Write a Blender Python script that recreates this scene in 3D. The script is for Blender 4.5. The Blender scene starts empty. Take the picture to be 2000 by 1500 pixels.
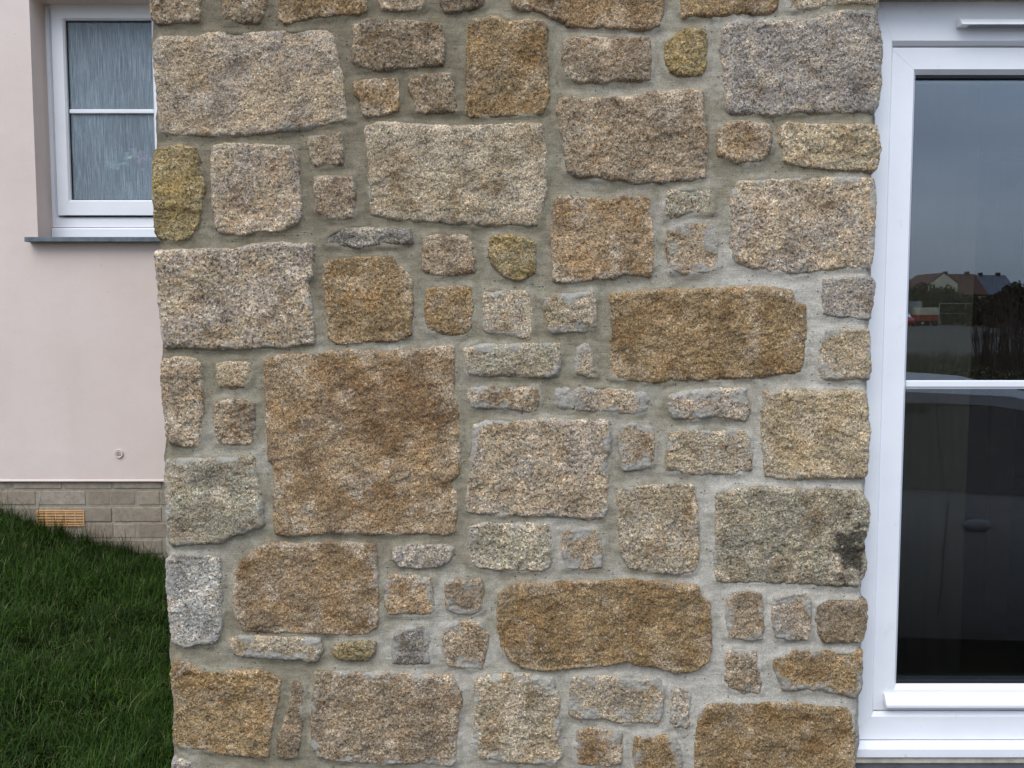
import bpy, math, random
import numpy as np

random.seed(7)
rng = np.random.default_rng(7)
R = math.radians
SC = bpy.context.scene
COL = SC.collection

# ------------------------------------------------------------------ camera
CAMZ, CAMY, FPX, PITCH = 1.45, -2.45, 1800.0, math.atan((750 - 615) / 1800.0)
cd = bpy.data.cameras.new('camera'); cam = bpy.data.objects.new('camera', cd); COL.objects.link(cam)
cam.location = (0, CAMY, CAMZ); cam.rotation_euler = (math.pi / 2 - PITCH, 0, 0)
cd.sensor_width = 36; cd.lens = 36 * FPX / 2000.0; cd.clip_start = 0.02; cd.clip_end = 3000
SC.camera = cam

# ------------------------------------------------------------------ sky, sun, exposure
SUN_EL, SUN_AZ = R(50), R(-26)          # azimuth: from -Y (in front of the wall) towards +X
w = bpy.data.worlds.new('World'); SC.world = w; w.use_nodes = True
nt = w.node_tree; nt.nodes.clear()
out = nt.nodes.new('ShaderNodeOutputWorld'); bg = nt.nodes.new('ShaderNodeBackground')
sky = nt.nodes.new('ShaderNodeTexSky'); sky.sky_type = 'NISHITA'; sky.sun_disc = False
sky.sun_elevation = SUN_EL; sky.sun_rotation = math.pi - SUN_AZ
sky.air_density = 1.0; sky.dust_density = 3.0
tc = nt.nodes.new('ShaderNodeTexCoord')
no = nt.nodes.new('ShaderNodeTexNoise'); no.inputs['Scale'].default_value = 2.2; no.inputs['Detail'].default_value = 6; no.inputs['Roughness'].default_value = .55
mp = nt.nodes.new('ShaderNodeMapping'); mp.inputs['Scale'].default_value = (1, 1, 3.5)
nt.links.new(tc.outputs['Generated'], mp.inputs['Vector']); nt.links.new(mp.outputs['Vector'], no.inputs['Vector'])
rp = nt.nodes.new('ShaderNodeValToRGB')
rp.color_ramp.elements[0].position = .34; rp.color_ramp.elements[0].color = (4.7, 5.7, 7.5, 1)
rp.color_ramp.elements[1].position = .66; rp.color_ramp.elements[1].color = (7.2, 8.2, 9.9, 1)
nt.links.new(no.outputs['Fac'], rp.inputs['Fac'])
mx = nt.nodes.new('ShaderNodeMix'); mx.data_type = 'RGBA'; mx.inputs[0].default_value = .82
sx = nt.nodes.new('ShaderNodeSeparateXYZ'); nt.links.new(tc.outputs['Generated'], sx.inputs[0])
el = nt.nodes.new('ShaderNodeMapRange'); el.inputs[1].default_value = -.02; el.inputs[2].default_value = .9; el.inputs[3].default_value = .62; el.inputs[4].default_value = 1.75
nt.links.new(sx.outputs['Z'], el.inputs[0])
mg = nt.nodes.new('ShaderNodeVectorMath'); mg.operation = 'SCALE'; nt.links.new(rp.outputs[0], mg.inputs[0]); nt.links.new(el.outputs[0], mg.inputs['Scale'])
nt.links.new(sky.outputs[0], mx.inputs[6]); nt.links.new(mg.outputs[0], mx.inputs[7])
nt.links.new(mx.outputs[2], bg.inputs['Color']); bg.inputs['Strength'].default_value = 0.13
nt.links.new(bg.outputs[0], out.inputs['Surface'])
ld = bpy.data.lights.new('sun', 'SUN'); ld.energy = 1.3; ld.angle = R(40); ld.color = (1, .965, .92)
sun = bpy.data.objects.new('sun', ld); COL.objects.link(sun)
sun.rotation_euler = (math.pi / 2 - SUN_EL, 0, SUN_AZ)
SC.view_settings.view_transform = 'Standard'; SC.view_settings.look = 'None'
SC.view_settings.gamma = 1; SC.view_settings.exposure = 0.32

# ------------------------------------------------------------------ helpers
def lin(r, g, b):
    f = lambda c: (c / 255 / 12.92) if c / 255 <= .04045 else ((c / 255 + .055) / 1.055) ** 2.4
    return (f(r), f(g), f(b))

def P(px, py, Y):
    """photo pixel (2000x1500) -> (x, z) where that line of sight meets the vertical plane y = Y"""
    u = (px - 1000) / FPX; v = (750 - py) / FPX
    dy = math.cos(PITCH) + v * math.sin(PITCH); dz = -math.sin(PITCH) + v * math.cos(PITCH)
    t = (Y - CAMY) / dy
    return u * t, CAMZ + dz * t

def tag(o, label=None, cat=None, group=None, kind=None):
    if label: o['label'] = label
    if cat: o['category'] = cat
    if group: o['group'] = group
    if kind: o['kind'] = kind
    return o

def empty(name, loc, label, cat, group=None, rz=0):
    o = bpy.data.objects.new(name, None); COL.objects.link(o); o.location = loc; o.rotation_euler = (0, 0, rz)
    o.empty_display_size = .1
    return tag(o, label, cat, group)

def raw_mesh(name, V, F, mat, parent=None, smooth=False, world=True):
    """V: Nx3 array in world coordinates (moved under the parent's own frame when world=True)"""
    me = bpy.data.meshes.new(name)
    V = np.asarray(V, dtype=np.float64)
    if isinstance(F, np.ndarray):
        n, k = F.shape
        me.vertices.add(len(V)); me.vertices.foreach_set('co', V.astype(np.float32).ravel())
        me.loops.add(n * k); me.loops.foreach_set('vertex_index', F.astype(np.int32).ravel())
        me.polygons.add(n)
        me.polygons.foreach_set('loop_start', np.arange(0, n * k, k, dtype=np.int32))
        me.polygons.foreach_set('loop_total', np.full(n, k, dtype=np.int32))
        me.update(calc_edges=True)
    else:
        me.from_pydata([tuple(v) for v in V], [], F); me.update()
    if smooth: me.polygons.foreach_set('use_smooth', np.ones(len(me.polygons), dtype=bool))
    if mat: me.materials.append(mat)
    o = bpy.data.objects.new(name, me); COL.objects.link(o)
    if parent is not None:
        o.parent = parent
        if world:
            p = parent
            off = np.array(p.location)
            while p.parent is not None:
                p = p.parent; off = off + np.array(p.location)
            o.location = tuple(-off)
    return o

class MB:
    def __init__(s): s.v = []; s.f = []; s.m = []
    def add(s, V, F):
        b = len(s.v); s.v += [tuple(v) for v in V]; s.f += [tuple(i + b for i in f) for f in F]
    def box(s, x0, x1, y0, y1, z0, z1):
        V = [(x, y, z) for x in (x0, x1) for y in (y0, y1) for z in (z0, z1)]
        s.add(V, [(0, 1, 3, 2), (4, 6, 7, 5), (0, 4, 5, 1), (2, 3, 7, 6), (0, 2, 6, 4), (1, 5, 7, 3)])
    def quad(s, a, b, c, d): s.add([a, b, c, d], [(0, 1, 2, 3)])
    def prism_x(s, prof, x0, x1):
        """closed (y,z) profile extruded along x"""
        n = len(prof)
        V = [(x0, y, z) for y, z in prof] + [(x1, y, z) for y, z in prof]
        s.add(V, [tuple(range(n)), tuple(range(2 * n - 1, n - 1, -1))] + [(i, i + n, (i + 1) % n + n, (i + 1) % n) for i in range(n)])
    def tube(s, pts, rad, n=6):
        pts = [np.array(p, float) for p in pts]; ring = []
        for i, p in enumerate(pts):
            t = pts[min(i + 1, len(pts) - 1)] - pts[max(i - 1, 0)]; t /= (np.linalg.norm(t) + 1e-9)
            a = np.cross(t, (0, 0, 1) if abs(t[2]) < .9 else (1, 0, 0)); a /= np.linalg.norm(a); b = np.cross(t, a)
            r = rad[i] if hasattr(rad, '__len__') else rad
            ring.append([tuple(p + r * (math.cos(2 * math.pi * k / n) * a + math.sin(2 * math.pi * k / n) * b)) for k in range(n)])
        V = [q for r_ in ring for q in r_]; F = []
        for i in range(len(pts) - 1):
            for k in range(n):
                F.append((i * n + k, i * n + (k + 1) % n, (i + 1) * n + (k + 1) % n, (i + 1) * n + k))
        F.append(tuple(range(n - 1, -1, -1))); F.append(tuple(range((len(pts) - 1) * n, len(pts) * n)))
        s.add(V, F)
    def cyl(s, c, axis, r, h, n=24):
        c = np.array(c, float); a = np.array(axis, float); a /= np.linalg.norm(a)
        s.tube([c - a * h / 2, c + a * h / 2], r, n)
    def build(s, name, mat, parent=None, bevel=0, smooth=False, world=True, segs=2):
        o = raw_mesh(name, np.array(s.v), s.f, mat, parent, smooth, world)
        if bevel:
            m = o.modifiers.new('bevel', 'BEVEL'); m.width = bevel; m.segments = segs; m.limit_method = 'ANGLE'; m.angle_limit = R(30)
        return o

def perlin(x, y, seed):
    x = np.asarray(x, float); y = np.asarray(y, float)
    xi = np.floor(x).astype(np.int64); yi = np.floor(y).astype(np.int64); xf = x - xi; yf = y - yi
    def g(ix, iy):
        h = (ix * 374761393 + iy * 668265263 + seed * 974711) & 0x7fffffff
        h = ((h ^ (h >> 13)) * 1274126177) & 0x7fffffff; h = h ^ (h >> 16)
        a = (h & 0xffff) / 65536.0 * 2 * np.pi
        return np.cos(a), np.sin(a)
    u = xf * xf * xf * (xf * (xf * 6 - 15) + 10); v = yf * yf * yf * (yf * (yf * 6 - 15) + 10)
    def d(ix, iy, fx, fy):
        gx, gy = g(ix, iy); return gx * fx + gy * fy
    a = d(xi, yi, xf, yf); b = d(xi + 1, yi, xf - 1, yf); c = d(xi, yi + 1, xf, yf - 1); e = d(xi + 1, yi + 1, xf - 1, yf - 1)
    return ((a + u * (b - a)) + v * ((c + u * (e - c)) - (a + u * (b - a)))) * 1.5

def fbm(x, y, seed, s, octs=3, gain=.5):
    r = 0; a = 1; t = 0
    for k in range(octs):
        r = r + a * perlin(x / s, y / s, seed + 31 * k); t += a; a *= gain; s /= 2.03
    return r / t

def sstep(a, b, x):
    t = np.clip((x - a) / (b - a), 0, 1); return t * t * (3 - 2 * t)

# ------------------------------------------------------------------ materials
def new_mat(name):
    m = bpy.data.materials.new(name); m.use_nodes = True
    b = m.node_tree.nodes['Principled BSDF']; return m, m.node_tree, b

class NT:
    """tiny node helper"""
    def __init__(s, t): s.t = t
    def n(s, kind, **kw):
        nd = s.t.nodes.new(kind)
        for k, v in kw.items():
            if k in nd.inputs: nd.inputs[k].default_value = v
            else: setattr(nd, k, v)
        return nd
    def l(s, a, b): s.t.links.new(a, b)
    def noise(s, vec, scale, detail=4, rough=.55):
        nd = s.n('ShaderNodeTexNoise', Scale=scale, Detail=detail, Roughness=rough); s.l(vec, nd.inputs['Vector']); return nd.outputs['Fac']
    def ramp(s, fac, stops, interp='LINEAR'):
        nd = s.n('ShaderNodeValToRGB'); cr = nd.color_ramp; cr.interpolation = interp
        while len(cr.elements) < len(stops): cr.elements.new(.5)
        for e, (p, c) in zip(cr.elements, stops):
            e.position = p; e.color = (c, c, c, 1) if not hasattr(c, '__len__') else (*c, 1)
        s.l(fac, nd.inputs['Fac']); return nd.outputs['Color']
    def mix(s, fac, a, b, blend='MIX'):
        nd = s.n('ShaderNodeMix', data_type='RGBA', blend_type=blend, clamp_factor=True)
        for sock, val in ((nd.inputs[0], fac), (nd.inputs[6], a), (nd.inputs[7], b)):
            if hasattr(val, 'links'): s.l(val, sock)
            elif hasattr(val, '__len__'): sock.default_value = (*val, 1)
            else: sock.default_value = val
        return nd.outputs[2]
    def math(s, op, a, b=0.0, clamp=False):
        nd = s.n('ShaderNodeMath', operation=op, use_clamp=clamp)
        for sock, val in ((nd.inputs[0], a), (nd.inputs[1], b)):
            if hasattr(val, 'links'): s.l(val, sock)
            else: sock.default_value = val
        return nd.outputs[0]
    def bump(s, h, strength, dist, normal=None):
        nd = s.n('ShaderNodeBump', Strength=strength, Distance=dist); s.l(h, nd.inputs['Height'])
        if normal: s.l(normal, nd.inputs['Normal'])
        return nd.outputs['Normal']
    def coord(s, scale=None):
        c = s.n('ShaderNodeTexCoord').outputs['Object']
        if scale:
            m = s.n('ShaderNodeMapping'); m.inputs['Scale'].default_value = scale; s.l(c, m.inputs['Vector']); c = m.outputs['Vector']
        return c

def simple(name, col, rough=.5, var=.12, scale=8, bump=0, bscale=60, spec=.5, metal=0):
    m, t, b = new_mat(name); h = NT(t); c = h.coord()
    f = h.noise(c, scale)
    lo = tuple(x * (1 - var) for x in col); hi = tuple(min(1, x * (1 + var)) for x in col)
    h.l(h.ramp(f, [(.3, lo), (.7, hi)]), b.inputs['Base Color'])
    b.inputs['Roughness'].default_value = rough; b.inputs['Specular IOR Level'].default_value = spec; b.inputs['Metallic'].default_value = metal
    if bump: h.l(h.bump(h.noise(c, bscale, 6), .5, bump), b.inputs['Normal'])
    return m

def granite():
    m, t, b = new_mat('granite'); h = NT(t)
    gs = h.n('ShaderNodeAttribute', attribute_name='grain').outputs['Fac']
    vs = h.n('ShaderNodeVectorMath', operation='SCALE'); h.l(h.coord(), vs.inputs[0]); h.l(gs, vs.inputs['Scale']); c = vs.outputs[0]
    tint = h.n('ShaderNodeAttribute', attribute_name='tint').outputs['Color']
    smear = h.n('ShaderNodeAttribute', attribute_name='smear').outputs['Fac']
    # slightly warped crystal cells
    wn = h.n('ShaderNodeTexNoise', Scale=140.0, Detail=2.0); h.l(c, wn.inputs['Vector'])
    wa = h.n('ShaderNodeVectorMath', operation='MULTIPLY_ADD'); h.l(wn.outputs['Color'], wa.inputs[0]); wa.inputs[1].default_value = (.006, .006, .006); h.l(c, wa.inputs[2])
    v1 = h.n('ShaderNodeTexVoronoi', Scale=330.0); h.l(wa.outputs[0], v1.inputs['Vector'])
    sp = h.n('ShaderNodeSeparateColor'); h.l(v1.outputs['Color'], sp.inputs[0])
    v2 = h.n('ShaderNodeTexVoronoi', Scale=74.0); h.l(wa.outputs[0], v2.inputs['Vector'])
    sp2 = h.n('ShaderNodeSeparateColor'); h.l(v2.outputs['Color'], sp2.inputs[0])
    mul = h.ramp(sp.outputs[0], [(0, .26), (.12, .42), (.2, .76), (.5, .98), (.8, 1.15), (.93, 1.5), (.98, 1.95)])
    base = h.mix(1.0, tint, mul, 'MULTIPLY')
    # cool / rusty crystals
    hue = h.ramp(sp.outputs[1], [(0, (.86, .97, 1.16)), (.35, (1, 1, 1)), (.7, (1.03, 1, .95)), (1, (1.2, .98, .74))])
    base = h.mix(1.0, base, hue, 'MULTIPLY')
    clump = h.noise(c, 135, 4, .75)
    base = h.mix(1.0, base, h.ramp(clump, [(.34, .5), (.44, .86), (.56, 1.08), (.68, 1.36)]), 'MULTIPLY')
    # iron staining and weathering in broad patches
    p1 = h.noise(c, 11, 5, .6)
    base = h.mix(1.0, base, h.ramp(p1, [(.3, (.66, .65, .66)), (.48, (.97, .97, .97)), (.66, (1.26, 1.22, 1.18))]), 'MULTIPLY')
    p2 = h.noise(c, 23, 5, .65)
    base = h.mix(h.ramp(p2, [(.56, 0), (.72, .55)]), base, h.mix(1.0, base, (1.12, .95, .76), 'MULTIPLY'))
    p3 = h.noise(c, 17, 6, .7)
    base = h.mix(h.ramp(p3, [(.6, 0), (.72, .5)]), base, h.mix(1.0, lin(178, 172, 160), mul, 'MULTIPLY'))
    # sparse large feldspar crystals
    big = h.ramp(sp2.outputs[2], [(.978, 0), (.984, .75)])
    near = h.ramp(v2.outputs['Distance'], [(.28, 1), (.4, 0)])
    base = h.mix(h.math('MULTIPLY', big, near), base, lin(196, 188, 170))
    # cement smeared over the stone
    sn = h.noise(c, 60, 7, .8)
    sm = h.math('ADD', smear, h.math('MULTIPLY', h.math('SUBTRACT', sn, .5), 2.0))
    sm = h.ramp(sm, [(.3, 0), (.75, 1)])
    base = h.mix(h.math('MULTIPLY', sm, .78), base, h.mix(h.noise(c, 40, 4), lin(150, 145, 132), lin(190, 188, 180)))
    base = h.mix(.42, base, h.mix(1.0, base, h.ramp(h.noise(c, 260, 3, .7), [(.36, .55), (.5, 1), (.66, 1.35)]), 'MULTIPLY'))
    h.l(base, b.inputs['Base Color'])
    b.inputs['Roughness'].default_value = .82; b.inputs['Specular IOR Level'].default_value = .35
    n1 = h.noise(c, 180, 5, .7)
    bh = h.math('ADD', h.math('MULTIPLY', n1, 1.0), h.math('MULTIPLY', sp.outputs[2], .55))
    bn = h.bump(bh, .9, .0046)
    h.l(bn, b.inputs['Normal'])
    return m

def mortar():
    m, t, b = new_mat('mortar'); h = NT(t); c = h.coord()
    pale = h.n('ShaderNodeAttribute', attribute_name='pale').outputs['Fac']
    f = h.math('ADD', pale, h.math('MULTIPLY', h.math('SUBTRACT', h.noise(c, 14, 5, .6), .5), .9))
    base = h.ramp(f, [(.1, lin(138, 128, 106)), (.45, lin(159, 150, 128)), (.9, lin(204, 197, 182))])
    g = h.noise(c, 330, 3, .7)
    base = h.mix(1.0, base, h.ramp(g, [(.3, .62), (.5, 1.0), (.72, 1.3)]), 'MULTIPLY')
    base = h.mix(1.0, base, h.ramp(h.noise(c, 48, 5, .7), [(.32, .84), (.66, 1.12)]), 'MULTIPLY')
    v = h.n('ShaderNodeTexVoronoi', Scale=110.0); h.l(c, v.inputs['Vector'])
    sp = h.n('ShaderNodeSeparateColor'); h.l(v.outputs['Color'], sp.inputs[0])
    pit = h.math('MULTIPLY', h.ramp(sp.outputs[0], [(.9, 0), (.93, 1)]), h.ramp(v.outputs['Distance'], [(.1, 1), (.3, 0)]))
    base = h.mix(h.math('MULTIPLY', pit, .7), base, lin(70, 66, 58))
    h.l(base, b.inputs['Base Color']); b.inputs['Roughness'].default_value = .92; b.inputs['Specular IOR Level'].default_value = .2
    brush = h.noise(h.coord((18, 18, 240)), 1.0, 5, .6)
    fine = h.noise(c, 420, 4, .7)
    hh = h.math('ADD', h.math('MULTIPLY', brush, .4), h.math('SUBTRACT', h.math('MULTIPLY', fine, .9), h.math('MULTIPLY', pit, .8)))
    h.l(h.bump(hh, 1.0, .005), b.inputs['Normal'])
    return m

def brick_mat():
    m, t, b = new_mat('brick'); h = NT(t); c = h.coord()
    tint = h.n('ShaderNodeAttribute', attribute_name='tint').outputs['Color']
    base = h.mix(1.0, tint, h.ramp(h.noise(c, 34, 6, .65), [(.3, .72), (.5, 1), (.72, 1.2)]), 'MULTIPLY')
    base = h.mix(h.ramp(h.noise(c, 9, 5, .6), [(.5, 0), (.7, .6)]), base, lin(148, 142, 130))
    base = h.mix(1.0, base, h.ramp(h.noise(c, 300, 2), [(.3, .7), (.5, 1), (.7, 1.2)]), 'MULTIPLY')
    h.l(base, b.inputs['Base Color']); b.inputs['Roughness'].default_value = .9
    h.l(h.bump(h.noise(c, 160, 5, .7), .6, .003), b.inputs['Normal'])
    return m

def render_coat():
    m, t, b = new_mat('pink_render'); h = NT(t); c = h.coord()
    col = h.ramp(h.noise(c, 3.0, 5, .6), [(.3, lin(216, 199, 188)), (.7, lin(223, 207, 198))])
    col = h.mix(1.0, col, h.ramp(h.noise(h.coord((9, 9, 1.1)), 1.0, 5, .6), [(.3, .975), (.6, 1.0)]), 'MULTIPLY')
    v = h.noise(c, 95, 2, .4)
    col = h.mix(h.ramp(v, [(.765, 0), (.79, .45)]), col, lin(150, 132, 122))
    h.l(col, b.inputs['Base Color']); b.inputs['Roughness'].default_value = .9; b.inputs['Specular IOR Level'].default_value = .2
    h.l(h.bump(h.noise(c, 260, 5, .7), .35, .0018, h.bump(h.noise(c, 14, 4), .3, .006)), b.inputs['Normal'])
    return m

def upvc(name='white_upvc', dirt=.35):
    m, t, b = new_mat(name); h = NT(t); c = h.coord()
    col = h.ramp(h.noise(c, 6, 4), [(.3, lin(232, 233, 236)), (.7, lin(240, 241, 243))])
    d = h.noise(c, 26, 6, .75)
    col = h.mix(h.math('MULTIPLY', h.ramp(d, [(.6, 0), (.82, 1)]), dirt), col, lin(176, 164, 140))
    sp = h.noise(c, 210, 2, .3)
    col = h.mix(h.ramp(sp, [(.79, 0), (.81, .5)]), col, lin(120, 112, 98))
    h.l(col, b.inputs['Base Color']); b.inputs['Roughness'].default_value = .32; b.inputs['Specular IOR Level'].default_value = .5
    h.l(h.bump(h.noise(c, 40, 3), .08, .001), b.inputs['Normal'])
    return m

def clear_glass(name, refl=1.0, tint=(.86, .88, .86)):
    m = bpy.data.materials.new(name); m.use_nodes = True; t = m.node_tree; t.nodes.clear(); h = NT(t)
    o = h.n('ShaderNodeOutputMaterial'); tr = h.n('ShaderNodeBsdfTransparent'); tr.inputs[0].default_value = (*tint, 1)
    gl = h.n('ShaderNodeBsdfGlossy'); gl.inputs['Roughness'].default_value = .004; gl.inputs['Color'].default_value = (.84, .91, 1, 1)
    fr = h.n('ShaderNodeFresnel', IOR=1.52); mixf = h.math('MULTIPLY_ADD', fr.outputs[0], 2.7 * refl, True)
    mixf.node.inputs[2].default_value = .01
    ms = h.n('ShaderNodeMixShader'); h.l(mixf, ms.inputs[0]); h.l(tr.outputs[0], ms.inputs[1]); h.l(gl.outputs[0], ms.inputs[2])
    c = h.coord(); nn = h.bump(h.noise(c, 1.6, 2), .05, .0012); h.l(nn, gl.inputs['Normal'])
    h.l(ms.outputs[0], o.inputs['Surface']); return m

def rain_glass():
    m = bpy.data.materials.new('rain_patterned_glass'); m.use_nodes = True; t = m.node_tree; t.nodes.clear(); h = NT(t)
    o = h.n('ShaderNodeOutputMaterial')
    st = h.noise(h.coord((330, 330, 8)), 1.0, 4, .65)
    st2 = h.noise(h.coord((640, 640, 12)), 1.0, 3, .6)
    lines = h.math('ADD', h.math('MULTIPLY', st, .6), h.math('MULTIPLY', st2, .4))
    body = h.n('ShaderNodeBsdfPrincipled', Roughness=.25)
    blo = h.noise(h.coord((3, 3, 2)), 1.0, 2)
    col = h.ramp(lines, [(.40, lin(150, 163, 176)), (.54, lin(173, 188, 197)), (.68, lin(218, 231, 231))])
    col = h.mix(1.0, col, h.ramp(blo, [(.3, .85), (.7, 1.12)]), 'MULTIPLY')
    h.l(col, body.inputs['Base Color'])
    h.l(h.bump(lines, .55, .003), body.inputs['Normal'])
    tr = h.n('ShaderNodeBsdfTransparent'); tr.inputs[0].default_value = (.9, .95, .98, 1)
    ms = h.n('ShaderNodeMixShader'); h.l(h.ramp(lines, [(.4, .22), (.65, .6)]), ms.inputs[0])
    h.l(tr.outputs[0], ms.inputs[1]); h.l(body.outputs[0], ms.inputs[2]); h.l(ms.outputs[0], o.inputs['Surface'])
    return m

def grass_mat():
    m, t, b = new_mat('grass'); h = NT(t); c = h.coord()
    f = h.n('ShaderNodeAttribute', attribute_name='tint').outputs['Color']
    h.l(f, b.inputs['Base Color']); b.inputs['Roughness'].default_value = .6; b.inputs['Specular IOR Level'].default_value = .25
    return m

M = dict(
    granite=granite(), mortar=mortar(), brick=brick_mat(), render=render_coat(), upvc=upvc(), upvc_dirty=upvc('weathered_white_upvc', .8),
    glass=clear_glass('door_glass'), carglass=clear_glass('car_glass', 1.0, (.12, .13, .13)), rain=rain_glass(), grass=grass_mat(),
    slate=simple('slate', lin(98, 106, 112), .55, .3, 40, .0015, 120), gasket=simple('black_rubber', lin(22, 22, 24), .5),
    spacer=simple('aluminium_spacer', lin(120, 122, 124), .4, metal=.6), vent=simple('terracotta_plastic', lin(214, 166, 112), .5, .1, 30),
    dark=simple('dark_void', lin(24, 21, 18), .9), bedding=simple('pale_bedding_mortar', lin(208, 200, 182), .9, .22, 26, .003, 160),
    step=simple('grey_step', lin(72, 72, 78), .8, .2, 20, .002), brickmortar=simple('brick_mortar', lin(150, 142, 126), .95, .22, 40, .003, 220),
    soil=simple('soil', lin(20, 24, 9), 1, .4, 9, .02, 30, spec=0), ground=simple('rough_ground', lin(60, 55, 47), .95, .3, .6, .03, 8),
    tarmac=simple('tarmac', lin(86, 84, 82), .9, .18, 1.5, .004, 150), render2=simple('cream_render', lin(214, 200, 190), .9, .05),
    soffit=simple('white_soffit', lin(225, 226, 228), .5, .04), lintel=simple('lintel_stone', lin(150, 138, 120), .9, .3, 60, .004, 160),
    room=simple('interior_plaster', lin(150, 140, 122), .9, .05), floor=simple('interior_floor', lin(110, 90, 70), .6, .2, 5),
    walnut=simple('dark_wood', lin(84, 60, 46), .6, .25, 12), curtain=simple('curtain', lin(128, 117, 98), .95, .1, 6),
    petal=simple('pale_petals', lin(236, 232, 226), .7, .06, 30), pink=simple('pink_petals', lin(206, 150, 168), .7, .15, 30),
    leafy=simple('sage_leaves', lin(190, 206, 186), .7, .15, 30), ceramic=simple('ceramic', lin(92, 98, 104), .3, .06),
    carpaint=simple('silver_car_paint', lin(132, 134, 137), .3, .03, 3, metal=.15), tyre=simple('tyre', lin(26, 26, 26), .85),
    alloy=simple('alloy', lin(150, 150, 152), .3, metal=.8), lamp=simple('lamp_plastic', lin(170, 30, 24), .25),
    trim=simple('black_trim', lin(20, 20, 21), .45), redpaint=simple('red_paint', lin(190, 30, 34), .3, .05, 3),
    rust=simple('orange_paint', lin(178, 62, 40), .6, .15, 4), cream=simple('cream_panel', lin(224, 212, 176), .7, .08),
    roof=simple('brown_tiles', lin(92, 62, 50), .9, .25, 1.2), slateroof=simple('slate_roof', lin(96, 98, 106), .8, .15, 1.2),
    gable=simple('cream_gable', lin(236, 222, 188), .9, .06, .5), hedge=simple('hedge_leaves', lin(70, 66, 40), .9, .35, .7),
    twig=simple('bark', lin(82, 66, 52), .9, .25, 6), steel=simple('painted_steel', lin(150, 156, 152), .6, .15, .8),
    galv=simple('galvanised_steel', lin(170, 172, 172), .5, .1, 2), capslot=simple('cap_slots', lin(150, 132, 122), .8, .1, 20), pane=simple('dark_pane', lin(36, 40, 46), .1),
)

def set_color(me, name, arr):
    a = me.attributes.new(name, 'FLOAT_COLOR', 'POINT')
    c = np.ones((len(me.vertices), 4), np.float32); c[:, :3] = arr; a.data.foreach_set('color', c.ravel())
def set_float(me, name, arr):
    a = me.attributes.new(name, 'FLOAT', 'POINT'); a.data.foreach_set('value', np.asarray(arr, np.float32))

# ------------------------------------------------------------------ the granite rubble wall
# colour kinds (sRGB of the stone itself): main tint, second tint
KIND = {
    'B': ((160, 142, 116), (150, 132, 108)),   # brown buff
    'O': ((154, 131, 96), (148, 122, 84)),     # ochre
    'Y': ((148, 132, 94), (154, 134, 88)),     # olive yellow
    'P': ((176, 158, 131), (164, 150, 132)),   # pinkish buff
    'G': ((158, 149, 136), (148, 140, 130)),   # grey
    'L': ((176, 162, 138), (166, 150, 122)),   # pale buff
    'W': ((174, 170, 160), (160, 157, 148)),   # whitish grey
    'D': ((140, 123, 98), (126, 110, 88)),     # dark brown
    'K': ((142, 136, 124), (124, 119, 110)),    # dark grey
    'E': ((160, 152, 130), (150, 139, 116)),   # greenish grey
    'F': ((184, 167, 136), (172, 153, 120)),   # pale yellow
    'R': ((160, 138, 108), (152, 126, 92)),    # rusty
}
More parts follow.
